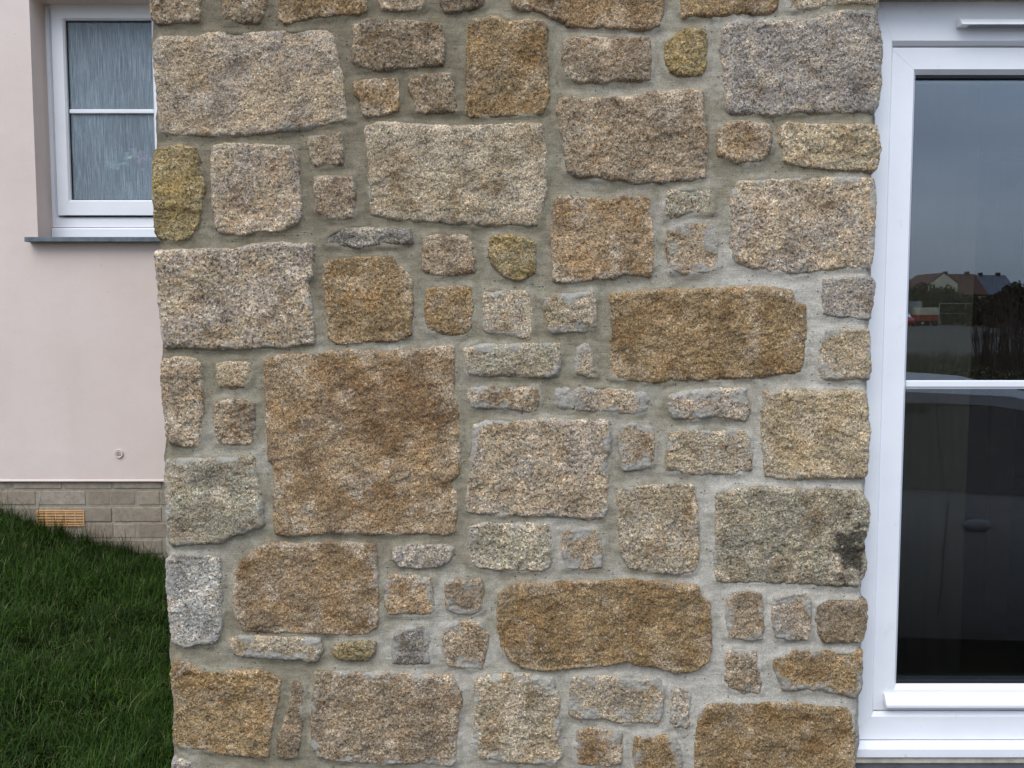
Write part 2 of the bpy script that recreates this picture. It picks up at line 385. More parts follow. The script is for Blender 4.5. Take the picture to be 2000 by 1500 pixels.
# kind, smear, relief, label, outline in photo pixels on the wall face
ST = [
 ('B',.15,1.0,None,[(293,-95),(390,-95),(391,30),(387,40),(345,42),(328,47),(303,44),(293,32),(291,10)]),
 ('D',.1,1.0,None,[(431,-90),(524,-90),(524,5),(515,25),(505,46),(440,44),(431,30)]),
 ('O',.1,1.0,None,[(545,-95),(718,-95),(716,20),(700,26),(660,27),(600,35),(575,43),(553,46),(543,35),(541,10)]),
 ('B',.1,1.0,None,[(738,-90),(825,-90),(829,10),(822,18),(775,21),(745,18),(737,5)]),
 ('D',.1,1.2,None,[(860,-90),(945,-90),(946,8),(925,17),(890,22),(870,23),(862,12)]),
 ('R',.1,1.2,'rusty brown stone cut by the top of the picture',[(997,-95),(1298,-95),(1297,25),(1290,48),(1270,57),(1245,57),(1200,53),(1140,55),(1105,50),(1095,42),(1060,25),(1030,20),(998,12)]),
 ('O',.1,1.0,None,[(1328,-95),(1523,-95),(1522,15),(1510,24),(1480,27),(1440,26),(1410,33),(1370,31),(1335,35),(1329,25)]),
 ('L',.25,1.0,None,[(1536,-95),(1716,-95),(1717,2),(1712,6),(1660,6),(1610,10),(1585,18),(1548,18),(1540,8)]),
 ('P',.32,1.1,'large pinkish buff stone with green grey bloom at the upper left corner',[(297,77),(310,68),(340,66),(380,70),(405,60),(480,60),(560,57),(640,56),(652,70),(660,105),(668,145),(676,215),(678,232),(660,240),(625,245),(600,254),(565,256),(500,261),(420,268),(390,266),(320,262),(309,258),(305,215),(302,180),(297,130),(293,95)]),
 ('D',.12,1.3,None,[(688,45),(705,35),(760,35),(775,36),(860,42),(866,60),(868,85),(868,115),(865,126),(840,131),(780,134),(730,137),(700,130),(685,120),(684,100),(690,82),(686,60)]),
 ('R',.1,1.0,None,[(690,158),(720,153),(778,152),(779,185),(778,215),(755,219),(735,226),(712,228),(706,222),(703,195),(692,185)]),
 ('D',.12,1.0,None,[(800,150),(830,143),(880,140),(886,165),(888,185),(896,215),(890,221),(850,219),(815,221),(808,210),(805,190),(796,170)]),
 ('O',.1,1.3,'upright ochre brown stone',[(914,50),(923,33),(945,34),(960,28),(975,29),(990,40),(1015,38),(1035,34),(1060,38),(1071,50),(1070,80),(1068,100),(1073,150),(1074,180),(1070,208),(1060,222),(1020,225),(960,227),(920,229),(908,222),(910,170),(909,100)]),
 ('B',.1,1.2,None,[(1103,72),(1120,67),(1150,67),(1200,72),(1265,67),(1273,80),(1274,120),(1272,158),(1230,159),(1180,160),(1130,162),(1115,155),(1103,148),(1098,130),(1097,100)]),
 ('Y',.08,1.4,'small rounded olive and orange stone',[(1302,80),(1318,68),(1332,55),(1345,51),(1378,53),(1384,75),(1383,125),(1370,145),(1348,151),(1325,149),(1308,142),(1298,128),(1298,100)]),
 ('G',.3,1.1,'large grey speckled stone at the upper right corner beside the door head',[(1410,55),(1422,42),(1460,38),(1530,37),(1590,33),(1625,20),(1660,17),(1712,20),(1717,35),(1722,60),(1727,95),(1724,130),(1726,160),(1720,200),(1712,217),(1660,219),(1610,221),(1560,221),(1510,228),(1470,222),(1430,222),(1418,210),(1414,170),(1412,130),(1408,90)]),
 ('B',.22,1.1,None,[(1092,190),(1110,185),(1140,190),(1190,186),(1215,188),(1260,178),(1310,175),(1355,170),(1374,174),(1377,200),(1378,240),(1385,260),(1384,310),(1380,345),(1355,353),(1320,354),(1290,358),(1245,359),(1200,352),(1150,347),(1120,345),(1108,338),(1103,300),(1092,250),(1086,215)]),
 ('R',.12,1.3,None,[(1402,250),(1430,235),(1460,233),(1505,242),(1510,255),(1508,290),(1495,310),(1470,316),(1440,320),(1420,310),(1404,303),(1402,280)]),
 ('F',.1,1.4,'pale yellow layered stone on the right edge',[(1522,250),(1540,238),(1600,242),(1640,242),(1715,242),(1718,260),(1722,290),(1716,325),(1708,335),(1660,332),(1600,328),(1550,322),(1532,312),(1530,290),(1520,275)]),
 ('Y',.05,1.4,'upright olive stone on the left edge beside the window',[(297,300),(305,290),(330,283),(350,282),(380,287),(388,310),(395,340),(398,360),(393,400),(385,440),(370,465),(345,472),(320,467),(304,462),(298,440),(295,380),(295,330)]),
 ('P',.25,1.1,None,[(412,285),(440,278),(500,280),(560,283),(575,290),(582,305),(585,350),(588,390),(588,420),(580,436),(545,452),(500,455),(470,460),(430,456),(418,445),(413,400),(410,340)]),
 ('B',.25,1.0,None,[(600,265),(640,260),(668,256),(672,290),(670,322),(640,325),(610,326),(604,300),(598,280)]),
 ('B',.28,1.0,None,[(610,345),(640,340),(690,342),(695,370),(694,410),(690,425),(660,432),(640,428),(616,415),(611,380)]),
 ('L',.25,1.2,'large buff stone with pale crystals at the upper middle',[(708,245),(740,236),(800,238),(900,245),(980,240),(1040,238),(1060,242),(1066,280),(1069,330),(1068,380),(1060,410),(1050,443),(1020,440),(985,441),(940,441),(880,438),(830,432),(780,430),(740,424),(722,415),(718,380),(718,320),(712,270)]),
 ('K',.05,1.4,'flat dark grey stone',[(632,460),(655,448),(700,442),(760,445),(800,444),(808,460),(806,475),(770,480),(735,481),(700,486),(670,480),(630,481)]),
 ('B',.12,1.0,None,[(825,460),(860,455),(915,458),(923,480),(930,520),(928,533),(900,538),(880,541),(845,538),(825,530),(822,500)]),
 ('Y',.08,1.3,'small rounded yellow olive stone',[(957,465),(965,458),(1000,457),(1030,465),(1048,475),(1046,510),(1046,530),(1030,543),(1005,547),(985,543),(970,528),(955,510),(953,485)]),
 ('R',.24,1.1,None,[(1083,390),(1094,380),(1110,382),(1150,385),(1180,390),(1230,380),(1268,384),(1273,420),(1278,470),(1278,520),(1272,541),(1240,538),(1220,536),(1195,545),(1150,548),(1110,553),(1080,550),(1078,500),(1077,440)]),
 ('E',.1,1.3,'small pale green grey stone',[(1300,375),(1310,367),(1345,368),(1393,366),(1394,395),(1392,415),(1375,419),(1350,416),(1325,424),(1298,423),(1297,395)]),
 ('B',.62,.8,None,[(1302,445),(1330,438),(1370,434),(1400,437),(1404,470),(1405,515),(1400,528),(1370,535),(1340,537),(1310,532),(1303,500)]),
 ('P',.4,1.1,None,[(1432,368),(1440,352),(1480,350),(1560,347),(1640,345),(1710,345),(1715,370),(1714,430),(1710,490),(1704,524),(1680,525),(1640,524),(1600,530),(1560,535),(1510,530),(1470,525),(1432,510),(1428,470),(1430,420),(1426,395)]),
 ('P',.3,1.0,'wide pinkish grey stone on the left edge below the slate sill',[(299,490),(330,487),(400,485),(470,485),(490,475),(560,473),(612,475),(615,500),(610,540),(600,550),(605,580),(612,620),(613,672),(590,672),(560,680),(520,678),(480,683),(440,682),(390,681),(340,678),(320,682),(315,665),(310,620),(306,580),(303,530)]),
 ('O',.1,1.2,None,[(630,515),(660,505),(700,502),(750,502),(765,498),(775,515),(795,530),(807,550),(808,600),(804,640),(803,655),(770,668),(720,667),(690,672),(655,673),(640,660),(635,600),(629,550)]),
 ('O',.12,1.1,None,[(832,563),(860,558),(900,557),(925,560),(925,600),(922,640),(905,657),(875,655),(845,650),(830,645),(828,600)]),
 ('L',.35,1.0,None,[(943,570),(980,565),(1030,568),(1040,580),(1042,620),(1044,650),(1035,664),(1015,660),(990,655),(950,652),(944,640),(943,600)]),
 ('L',.5,1.0,None,[(1060,580),(1080,575),(1120,572),(1160,566),(1166,590),(1165,640),(1160,650),(1120,650),(1080,653),(1070,645),(1063,615)]),
 ('E',.42,1.0,None,[(905,680),(940,672),(1000,672),(1095,670),(1096,700),(1092,735),(1070,739),(1020,737),(960,735),(915,735),(908,710)]),
 ('L',.45,.8,None,[(1126,680),(1150,668),(1158,690),(1165,735),(1160,741),(1140,736),(1124,730),(1123,700)]),
 ('O',.08,1.4,'wide ochre stone right of the middle',[(1190,572),(1240,567),(1300,563),(1360,564),(1420,560),(1500,558),(1550,565),(1555,585),(1577,598),(1578,650),(1574,700),(1567,728),(1530,732),(1470,740),(1420,742),(1370,746),(1320,744),(1280,749),(1230,745),(1192,738),(1190,700),(1193,640)]),
 ('G',.4,.9,None,[(1610,545),(1640,543),(1710,543),(1712,555),(1708,590),(1703,624),(1675,622),(1640,618),(1608,615),(1607,580)]),
 ('L',.5,.9,None,[(1610,645),(1650,641),(1700,643),(1704,670),(1704,720),(1700,742),(1650,744),(1605,741),(1600,720),(1604,680)]),
 ('B',.2,1.1,None,[(313,703),(340,697),(370,697),(393,707),(393,740),(395,790),(391,830),(390,870),(380,876),(350,875),(330,869),(322,850),(316,800),(311,750)]),
 ('F',.2,1.0,None,[(420,708),(450,705),(488,709),(488,735),(480,757),(450,760),(425,757),(418,740)]),
 ('B',.22,1.1,None,[(417,785),(440,780),(480,780),(497,785),(498,830),(494,860),(488,870),(455,870),(425,868),(417,850),(415,810)]),
 ('R',.14,1.2,'biggest stone of the wall, brown with darker rusty patches',[(513,705),(540,692),(600,690),(680,682),(740,685),(800,681),(850,677),(885,675),(888,700),(886,760),(895,800),(900,850),(898,925),(890,935),(878,945),(893,960),(893,1000),(890,1040),(870,1048),(830,1045),(760,1047),(700,1045),(630,1045),(560,1050),(535,1045),(530,1000),(533,950),(532,910),(522,900),(520,860),(516,800),(514,750)]),
 ('B',.42,.9,None,[(912,760),(940,755),(1000,757),(1050,757),(1055,780),(1050,803),(1035,807),(1000,801),(960,799),(920,797),(914,780)]),
 ('P',.62,.9,None,[(1082,760),(1120,755),(1170,757),(1220,760),(1262,768),(1271,780),(1265,805),(1245,812),(1200,808),(1150,805),(1110,803),(1080,798)]),
 ('P',.6,.9,None,[(1305,770),(1340,763),(1400,758),(1460,757),(1462,785),(1468,800),(1460,824),(1430,819),(1390,817),(1350,822),(1315,818),(1304,800)]),
 ('F',.32,1.0,None,[(1495,765),(1530,760),(1600,762),(1694,764),(1698,800),(1702,840),(1700,880),(1695,925),(1690,936),(1650,935),(1600,936),(1530,938),(1495,930),(1493,890),(1487,850),(1490,815)]),
 ('P',.4,1.0,None,[(923,830),(950,822),(1010,822),(1060,817),(1130,820),(1190,820),(1195,850),(1194,880),(1185,900),(1190,950),(1188,995),(1180,1013),(1150,1018),(1110,1012),(1060,1010),(1000,1010),(940,1005),(910,1000),(907,980),(915,930),(920,880)]),
 ('B',.5,.9,None,[(1213,830),(1240,827),(1275,835),(1280,860),(1278,895),(1270,915),(1240,920),(1217,921),(1211,890),(1209,860)]),
 ('L',.38,1.0,None,[(1310,845),(1340,840),(1400,843),(1450,840),(1465,850),(1472,890),(1470,920),(1450,927),(1400,927),(1370,930),(1330,925),(1302,918),(1302,895)]),
 ('E',.38,1.0,'greenish grey stone with white cement edges on the left edge beside the brick plinth',[(320,900),(350,897),(420,896),(497,890),(500,920),(505,950),(513,975),(514,1030),(490,1040),(460,1050),(430,1063),(390,1065),(330,1071),(325,1050),(322,1000),(318,950)]),
 ('R',.25,1.0,None,[(480,1090),(500,1070),(520,1062),(600,1062),(680,1060),(732,1063),(735,1100),(738,1150),(737,1225),(720,1240),(680,1242),(620,1240),(560,1238),(500,1235),(472,1232),(465,1220),(455,1200),(453,1160),(457,1120),(468,1100)]),
 ('W',.4,1.0,'whitish grey upright stone on the left edge beside the grass',[(322,1095),(335,1083),(370,1086),(425,1088),(432,1130),(432,1160),(432,1210),(428,1245),(420,1258),(390,1260),(360,1268),(340,1262),(332,1250),(327,1200),(322,1140)]),
 ('G',.25,1.0,None,[(770,1070),(800,1066),(850,1065),(887,1070),(880,1095),(860,1108),(820,1112),(780,1108),(765,1095)]),
 ('R',.4,1.0,None,[(755,1128),(790,1122),(845,1126),(845,1160),(851,1195),(840,1203),(800,1205),(757,1204),(749,1180),(749,1145)]),
 ('B',.6,.8,None,[(868,1135),(900,1132),(940,1133),(945,1160),(940,1195),(920,1204),(885,1200),(870,1190)]),
 ('E',.3,1.0,None,[(915,1030),(945,1023),(1000,1023),(1073,1023),(1078,1060),(1075,1110),(1060,1118),(1020,1117),(960,1115),(918,1105),(913,1070)]),
 ('B',.6,.8,None,[(1100,1040),(1130,1033),(1165,1033),(1175,1050),(1178,1080),(1175,1110),(1140,1115),(1105,1112),(1097,1080)]),
 ('L',.28,1.0,None,[(1210,955),(1240,950),(1290,950),(1325,945),(1355,948),(1362,970),(1365,1010),(1368,1060),(1365,1100),(1355,1120),(1320,1123),(1270,1118),(1225,1110),(1212,1080),(1208,1030),(1205,980)]),
 ('E',.3,1.1,'large grey buff stone with a black stain on the right edge',[(1400,965),(1430,953),(1480,950),(1560,955),(1640,955),(1685,957),(1697,980),(1703,1000),(1699,1040),(1691,1060),(1696,1100),(1695,1120),(1680,1148),(1640,1148),(1600,1145),(1540,1142),(1470,1140),(1420,1142),(1398,1138),(1395,1090),(1398,1050),(1396,1000)]),
 ('O',.08,1.5,'wide rounded ochre stone near the bottom',[(975,1160),(1000,1145),(1025,1137),(1060,1142),(1110,1138),(1180,1138),(1220,1133),(1280,1138),(1340,1143),(1365,1145),(1370,1165),(1388,1180),(1390,1230),(1392,1270),(1385,1295),(1360,1312),(1320,1317),(1280,1303),(1250,1302),(1225,1293),(1180,1302),(1100,1308),(1070,1312),(1030,1308),(1000,1295),(980,1270),(972,1230),(970,1190)]),
 ('L',.55,.9,None,[(445,1250),(470,1242),(530,1245),(600,1246),(626,1250),(628,1270),(620,1292),(600,1297),(590,1290),(540,1290),(490,1287),(455,1282),(446,1265)]),
 ('Y',.05,1.2,'small flat yellow stone',[(650,1262),(680,1254),(735,1256),(732,1275),(720,1290),(690,1291),(660,1290),(648,1280)]),
 ('K',.45,.9,None,[(768,1240),(790,1225),(830,1222),(840,1250),(840,1300),(800,1302),(765,1300),(763,1270)]),
 ('B',.62,.8,None,[(864,1225),(900,1215),(940,1217),(955,1240),(950,1280),(942,1308),(910,1308),(875,1303),(862,1280)]),
 ('O',.08,1.5,'ochre stone at the lower left corner over the grass',[(335,1295),(345,1291),(380,1305),(400,1317),(440,1312),(500,1311),(520,1315),(549,1328),(540,1380),(530,1430),(522,1480),(505,1485),(480,1480),(430,1475),(400,1468),(365,1465),(340,1458),(335,1430),(340,1370),(334,1360),(331,1320)]),
 ('D',.15,1.0,'narrow upright wedge stone',[(570,1335),(585,1329),(592,1340),(590,1400),(587,1450),(580,1482),(555,1487),(540,1480),(538,1455),(550,1420),(562,1380),(565,1355)]),
 ('B',.4,1.0,None,[(612,1315),(640,1310),(700,1315),(760,1313),(820,1318),(880,1322),(900,1350),(905,1375),(895,1400),(890,1450),(892,1490),(880,1500),(820,1493),(740,1495),(660,1490),(620,1480),(607,1465),(605,1400),(610,1350)]),
 ('L',.45,.9,None,[(925,1330),(960,1320),(1000,1315),(1050,1320),(1080,1325),(1093,1370),(1095,1440),(1100,1480),(1085,1495),(1040,1495),(980,1490),(935,1485),(923,1460),(925,1400)]),
 ('L',.6,.9,None,[(1118,1325),(1160,1320),(1210,1325),(1260,1330),(1290,1326),(1298,1350),(1296,1395),(1286,1416),(1250,1413),(1210,1415),(1180,1405),(1130,1407),(1110,1400),(1112,1360)]),
 ('G',.5,.8,None,[(1313,1350),(1330,1346),(1350,1358),(1352,1390),(1350,1420),(1340,1428),(1318,1425),(1308,1415),(1311,1380)]),
 ('O',.22,1.2,None,[(1365,1400),(1385,1380),(1400,1375),(1480,1373),(1560,1377),(1620,1380),(1655,1380),(1665,1395),(1672,1430),(1673,1480),(1668,1560),(1500,1565),(1365,1560),(1358,1500),(1358,1440)]),
 ('B',.42,.9,None,[(1420,1175),(1432,1160),(1465,1157),(1490,1160),(1493,1190),(1494,1230),(1490,1250),(1460,1252),(1422,1248),(1420,1210)]),
 ('P',.55,.9,None,[(1512,1170),(1540,1162),(1577,1160),(1586,1180),(1585,1220),(1580,1252),(1550,1252),(1515,1245),(1508,1215)]),
 ('D',.2,1.1,None,[(1598,1185),(1620,1175),(1694,1177),(1697,1200),(1693,1235),(1685,1256),(1650,1257),(1610,1257),(1600,1240),(1595,1210)]),
 ('B',.42,1.0,None,[(1418,1275),(1430,1268),(1480,1272),(1485,1300),(1490,1340),(1488,1358),(1450,1358),(1430,1348),(1417,1335),(1415,1300)]),
 ('O',.48,1.0,None,[(1510,1290),(1540,1278),(1570,1272),(1620,1273),(1687,1275),(1688,1310),(1686,1350),(1675,1367),(1640,1360),(1600,1352),(1530,1352),(1522,1330),(1512,1310)]),
 ('R',.5,.9,None,[(1125,1430),(1160,1425),(1215,1430),(1218,1465),(1215,1495),(1180,1500),(1130,1496),(1124,1460)]),
 ('O',.5,.9,None,[(1240,1442),(1265,1435),(1320,1440),(1333,1470),(1333,1560),(1245,1560),(1238,1480)]),
 ('G',.3,1.0,None,[(332,1490),(350,1487),(375,1492),(378,1620),(333,1620)]),
 # the course below the picture's lower edge
 ('B',.3,1.0,None,[(400,1512),(560,1508),(585,1520),(580,1640),(400,1650)]),
 ('O',.2,1.0,None,[(610,1515),(760,1518),(890,1522),(895,1640),(610,1640)]),
 ('P',.3,1.0,None,[(920,1520),(1090,1518),(1095,1650),(925,1650)]),
 ('B',.4,1.0,None,[(1125,1522),(1215,1520),(1220,1650),(1125,1650)]),
 ('G',.3,1.0,None,[(1245,1582),(1500,1588),(1660,1585),(1662,1700),(1250,1700)]),
]

YF = -0.014                     # plane on which the outlines were traced (mid face of the stones)
MORTAR_H = 0.0                  # mortar face sits near y = 0, stones stand proud towards -y
wall = empty('stone_wall', (0, 0, 0), 'rough granite rubble wall with pale mortar joints between the pink rendered wall and the white glazed door', 'wall')

def chaikin(p, it=1):
    p = np.asarray(p, float)
    for _ in range(it):
        q = np.roll(p, -1, 0); p = np.stack([.93 * p + .07 * q, .07 * p + .93 * q], 1).reshape(-1, 2)
    return p

def sdf_poly(X, Z, poly):
    """positive inside"""
    d = np.full(X.shape, 1e9); inside = np.zeros(X.shape, bool); n = len(poly)
    for i in range(n):
        ax, az = poly[i]; bx, bz = poly[(i + 1) % n]
        ex, ez = bx - ax, bz - az; wx, wz = X - ax, Z - az
        t = np.clip((wx * ex + wz * ez) / (ex * ex + ez * ez + 1e-12), 0, 1)
        d = np.minimum(d, (wx - t * ex) ** 2 + (wz - t * ez) ** 2)
        c = ((az <= Z) != (bz <= Z)) & (X < ex * (Z - az) / (ez if abs(ez) > 1e-12 else 1e-12) + ax)
        inside ^= c
    return np.where(inside, 1, -1) * np.sqrt(d)

GRID = 0.003
XL = min(P(p[0], p[1], YF)[0] for s in ST for p in s[4])
XR = max(P(p[0], p[1], YF)[0] for s in ST for p in s[4])
polys = []
for idx, (kind, smear, relief, label, pts) in enumerate(ST):
    poly = chaikin([P(px, py, YF) for px, py in pts], 1)
    polys.append(poly)

def make_stone(idx):
    kind, smear, relief, label, pts = ST[idx]; poly = polys[idx]; seed = 1000 + idx * 57
    x0, z0 = poly.min(0) - .012; x1, z1 = poly.max(0) + .012
    nx = int((x1 - x0) / GRID) + 2; nz = int((z1 - z0) / GRID) + 2
    gx = x0 + np.arange(nx) * GRID; gz = z0 + np.arange(nz) * GRID
    X, Z = np.meshgrid(gx, gz)
    def S(X, Z):
        s = sdf_poly(X, Z, poly)
        return s + .0046 + .0022 * perlin(X / .035, Z / .035, seed) + .0018 * perlin(X / .013, Z / .013, seed + 5) + .0014 * perlin(X / .0065, Z / .0065, seed + 6) - .011 * np.maximum(0, perlin(X / .03, Z / .03, seed + 7) - .46)
    s = S(X, Z)
    cs = .25 * (s[:-1, :-1] + s[1:, :-1] + s[:-1, 1:] + s[1:, 1:])
    keep = cs > 0
    # snap the border vertices onto the outline
    gz_, gx_ = np.gradient(s, GRID)
    gn = np.sqrt(gx_ ** 2 + gz_ ** 2) + 1e-6
    used = np.zeros(s.shape, bool)
    used[:-1, :-1] |= keep; used[1:, :-1] |= keep; used[:-1, 1:] |= keep; used[1:, 1:] |= keep
    cnt = np.zeros(s.shape, int)
    for a in (slice(None, -1), slice(1, None)):
        for b_ in (slice(None, -1), slice(1, None)): cnt[a, b_] += keep
    border = used & (cnt < 4)
    mv = np.where(border, np.clip(-s, -.003, .003), 0)
    Xs = X + mv * gx_ / gn; Zs = Z + mv * gz_ / gn
    d = np.where(border, 0, np.maximum(s, 0))
    size = min(x1 - x0, z1 - z0)
    H = .0075 + .006 * random.random() + .003 * min(1, size / .3)
    rnd = .0018 + .0026 * random.random()
    h = -.012 + (H + .012) * (1 - np.exp(-d / rnd))
    ramp_ = np.minimum(1, d / .014)
    # broken rock face: broad hollows, split ledges and grain
    broad = fbm(Xs, Zs, seed + 11, .16, 3, .5) * .010
    mid = fbm(Xs, Zs, seed + 23, .042, 3, .6) * .0040
    rid = (1 - 2 * np.abs(fbm(Xs * 1.0 + Zs * .35, Zs * 1.25 - Xs * .2, seed + 37, .075, 3, .55)))
    rid = (rid - .6) * .0035
    tilt = (Xs - .5 * (x0 + x1)) * random.uniform(-.02, .02) + (Zs - .5 * (z0 + z1)) * random.uniform(-.02, .02)
    grain = perlin(Xs / .0085, Zs / .0085, seed + 41) * .0017 + fbm(Xs, Zs, seed + 43, .02, 2) * .0024 + rng.normal(0, .0006, Xs.shape)
    led = 0
    for q in range(1 + int(size > .12) + int(size > .25)):
        a_ = random.uniform(0, math.pi); off = random.uniform(-.32, .32) * size
        dist = (Xs - .5 * (x0 + x1)) * math.cos(a_) + (Zs - .5 * (z0 + z1)) * math.sin(a_) - off + fbm(Xs, Zs, seed + 51 + q, .05, 3) * .03
        led = led + random.uniform(-.0035, .0035) * sstep(-.0025, .0025, dist)
    h = h + ramp_ * led
    h = h + .72 * relief * ramp_ * (broad + mid + rid + tilt) + np.minimum(1, d / .006) * grain
    h = np.maximum(h, np.where(border, -.014, -.004 + .0105 * np.minimum(1, d / .012) + .3 * grain))
    edge_stone = (x0 < XL + .05) or (x1 > XR - .06)
    ids = -np.ones(s.shape, int); ids[used] = np.arange(used.sum())
    V = np.stack([Xs[used], -h[used], Zs[used]], 1)
    a = ids[:-1, :-1][keep]; b = ids[:-1, 1:][keep]; c = ids[1:, 1:][keep]; e = ids[1:, :-1][keep]
    F = np.stack([a, b, c, e], 1)
    # skirt: the body of the stone running back into the wall
    from_e = {}
    ed = np.concatenate([F[:, [0, 1]], F[:, [1, 2]], F[:, [2, 3]], F[:, [3, 0]]])
    key = ed.min(1).astype(np.int64) * 10_000_000 + ed.max(1)
    _, inv, ct = np.unique(key, return_inverse=True, return_counts=True)
    be = ed[ct[inv] == 1]
    bv = np.unique(be); nb = len(V)
    mapb = -np.ones(nb, int); mapb[bv] = nb + np.arange(len(bv))
    depth = .22 if edge_stone else .05
    VB = V[bv].copy(); VB[:, 1] = depth + .01 * perlin(VB[:, 0] / .05, VB[:, 2] / .05, seed + 9)
    V2 = np.concatenate([V, VB])
    F2 = np.stack([be[:, 1], be[:, 0], mapb[be[:, 0]], mapb[be[:, 1]]], 1)
    o = raw_mesh('stone', V2, np.concatenate([F, F2]), M['granite'], wall, smooth=True)
    me = o.data
    k1, k2 = KIND[kind]; c1 = np.array(lin(*k1)); c2 = np.array(lin(*k2))
    j = 1.10 + random.uniform(-.07, .07); c1 = c1 * j; c2 = c2 * j
    xs = V2[:, 0]; zs = V2[:, 2]
    mixf = sstep(-.15, .25, fbm(xs, zs, seed + 71, .13, 3))[:, None]
    col = c1 * (1 - mixf) + c2 * mixf
    dk = sstep(.08, .42, fbm(xs, zs, seed + 73, .085, 4, .6))[:, None]
    dl = np.concatenate([d[used], np.zeros(len(bv))])
    edge = 1 - sstep(.004, .045, dl)
    pl = sstep(.06, .46, fbm(xs, zs, seed + 75, .075, 4, .6) + .22 * edge)[:, None]
    col = col * (1 - dk * np.array([.24, .30, .38]))
    bl = {'O': .34, 'Y': .2, 'D': .3, 'K': .3, 'F': .4}.get(kind, .58)
    col = col * (1 - bl * pl) + np.array(lin(206, 190, 166)) * bl * pl
    if label and 'black stain' in label:
        sx, sz = P(1672, 1078, YF)
        q = np.sqrt(((xs - sx) / .065) ** 2 + ((zs - sz) / .085) ** 2) + 1.5 * fbm(xs * .6 + zs * .25, zs, 77, .028, 4, .65)
        col = col * (1 - .78 * (1 - sstep(.45, 1.0, q)))[:, None]
    if label and 'rusty patches' in label:
        sx, sz = P(770, 790, YF)
        q = np.sqrt(((xs - sx) / .2) ** 2 + ((zs - sz) / .13) ** 2) + .7 * fbm(xs, zs, 78, .08, 3)
        kk = (1 - sstep(.4, 1.2, q))[:, None]
        col = col * (1 - kk * np.array([.28, .36, .44]))
    set_color(me, 'tint', col); set_float(me, 'grain', np.full(len(V2), random.uniform(.86, 1.3)))
    dd = np.concatenate([d[used], np.zeros(len(bv))])
    sm = smear * 1.9 * (1 - sstep(.002, .014 + .07 * smear, dd)) * (.15 + 1.1 * sstep(-.2, .3, fbm(xs, zs, seed + 93, .06, 2))) + smear * .7 * sstep(.0, .35, fbm(xs, zs, seed + 91, .07, 3)) - .12
    sm[nb:] = .0
    set_float(me, 'smear', sm)
    if label: o['label'] = label
    return o

NFRONT = len(ST)
for i in range(NFRONT): make_stone(i)
# the return of the wall towards the pink wall: the same kind of stones, turned to face left
ret = [(.27, .75, .42, .78, 'B'), (.79, 1.2, .45, .76, 'P'), (.25, .6, .83, 1.12, 'O'), (.65, 1.5, .82, 1.1, 'P'), (.3, .9, 1.17, 1.5, 'R'), (.95, 1.45, 1.16, 1.48, 'E'),
       (.26, .55, 1.56, 1.8, 'L'), (.6, 1.3, 1.55, 1.82, 'B'), (.27, .8, 1.88, 2.2, 'P'), (.86, 1.5, 1.9, 2.18, 'O')]
for (u0, u1, z0, z1, kd) in ret:
    j = lambda: random.uniform(-.018, .018)
    um, zm = (u0 + u1) / 2, (z0 + z1) / 2
    polys.append(np.array([(-u1 + j(), z0 + j()), (-um + j(), z0 + j()), (-u0 + j(), z0 + j()), (-u0 + j(), zm + j()), (-u0 + j(), z1 + j()), (-um + j(), z1 + j()), (-u1 + j(), z1 + j()), (-u1 + j(), zm + j())]))
    ST.append((kd, .3, 1.0, None, [])); o = make_stone(len(ST) - 1); me = o.data
    c = np.zeros(len(me.vertices) * 3, np.float32); me.vertices.foreach_get('co', c); c = c.reshape(-1, 3)
    me.vertices.foreach_set('co', np.stack([c[:, 1] + XL + .006, -c[:, 0], c[:, 2]], 1).astype(np.float32).ravel()); me.update()

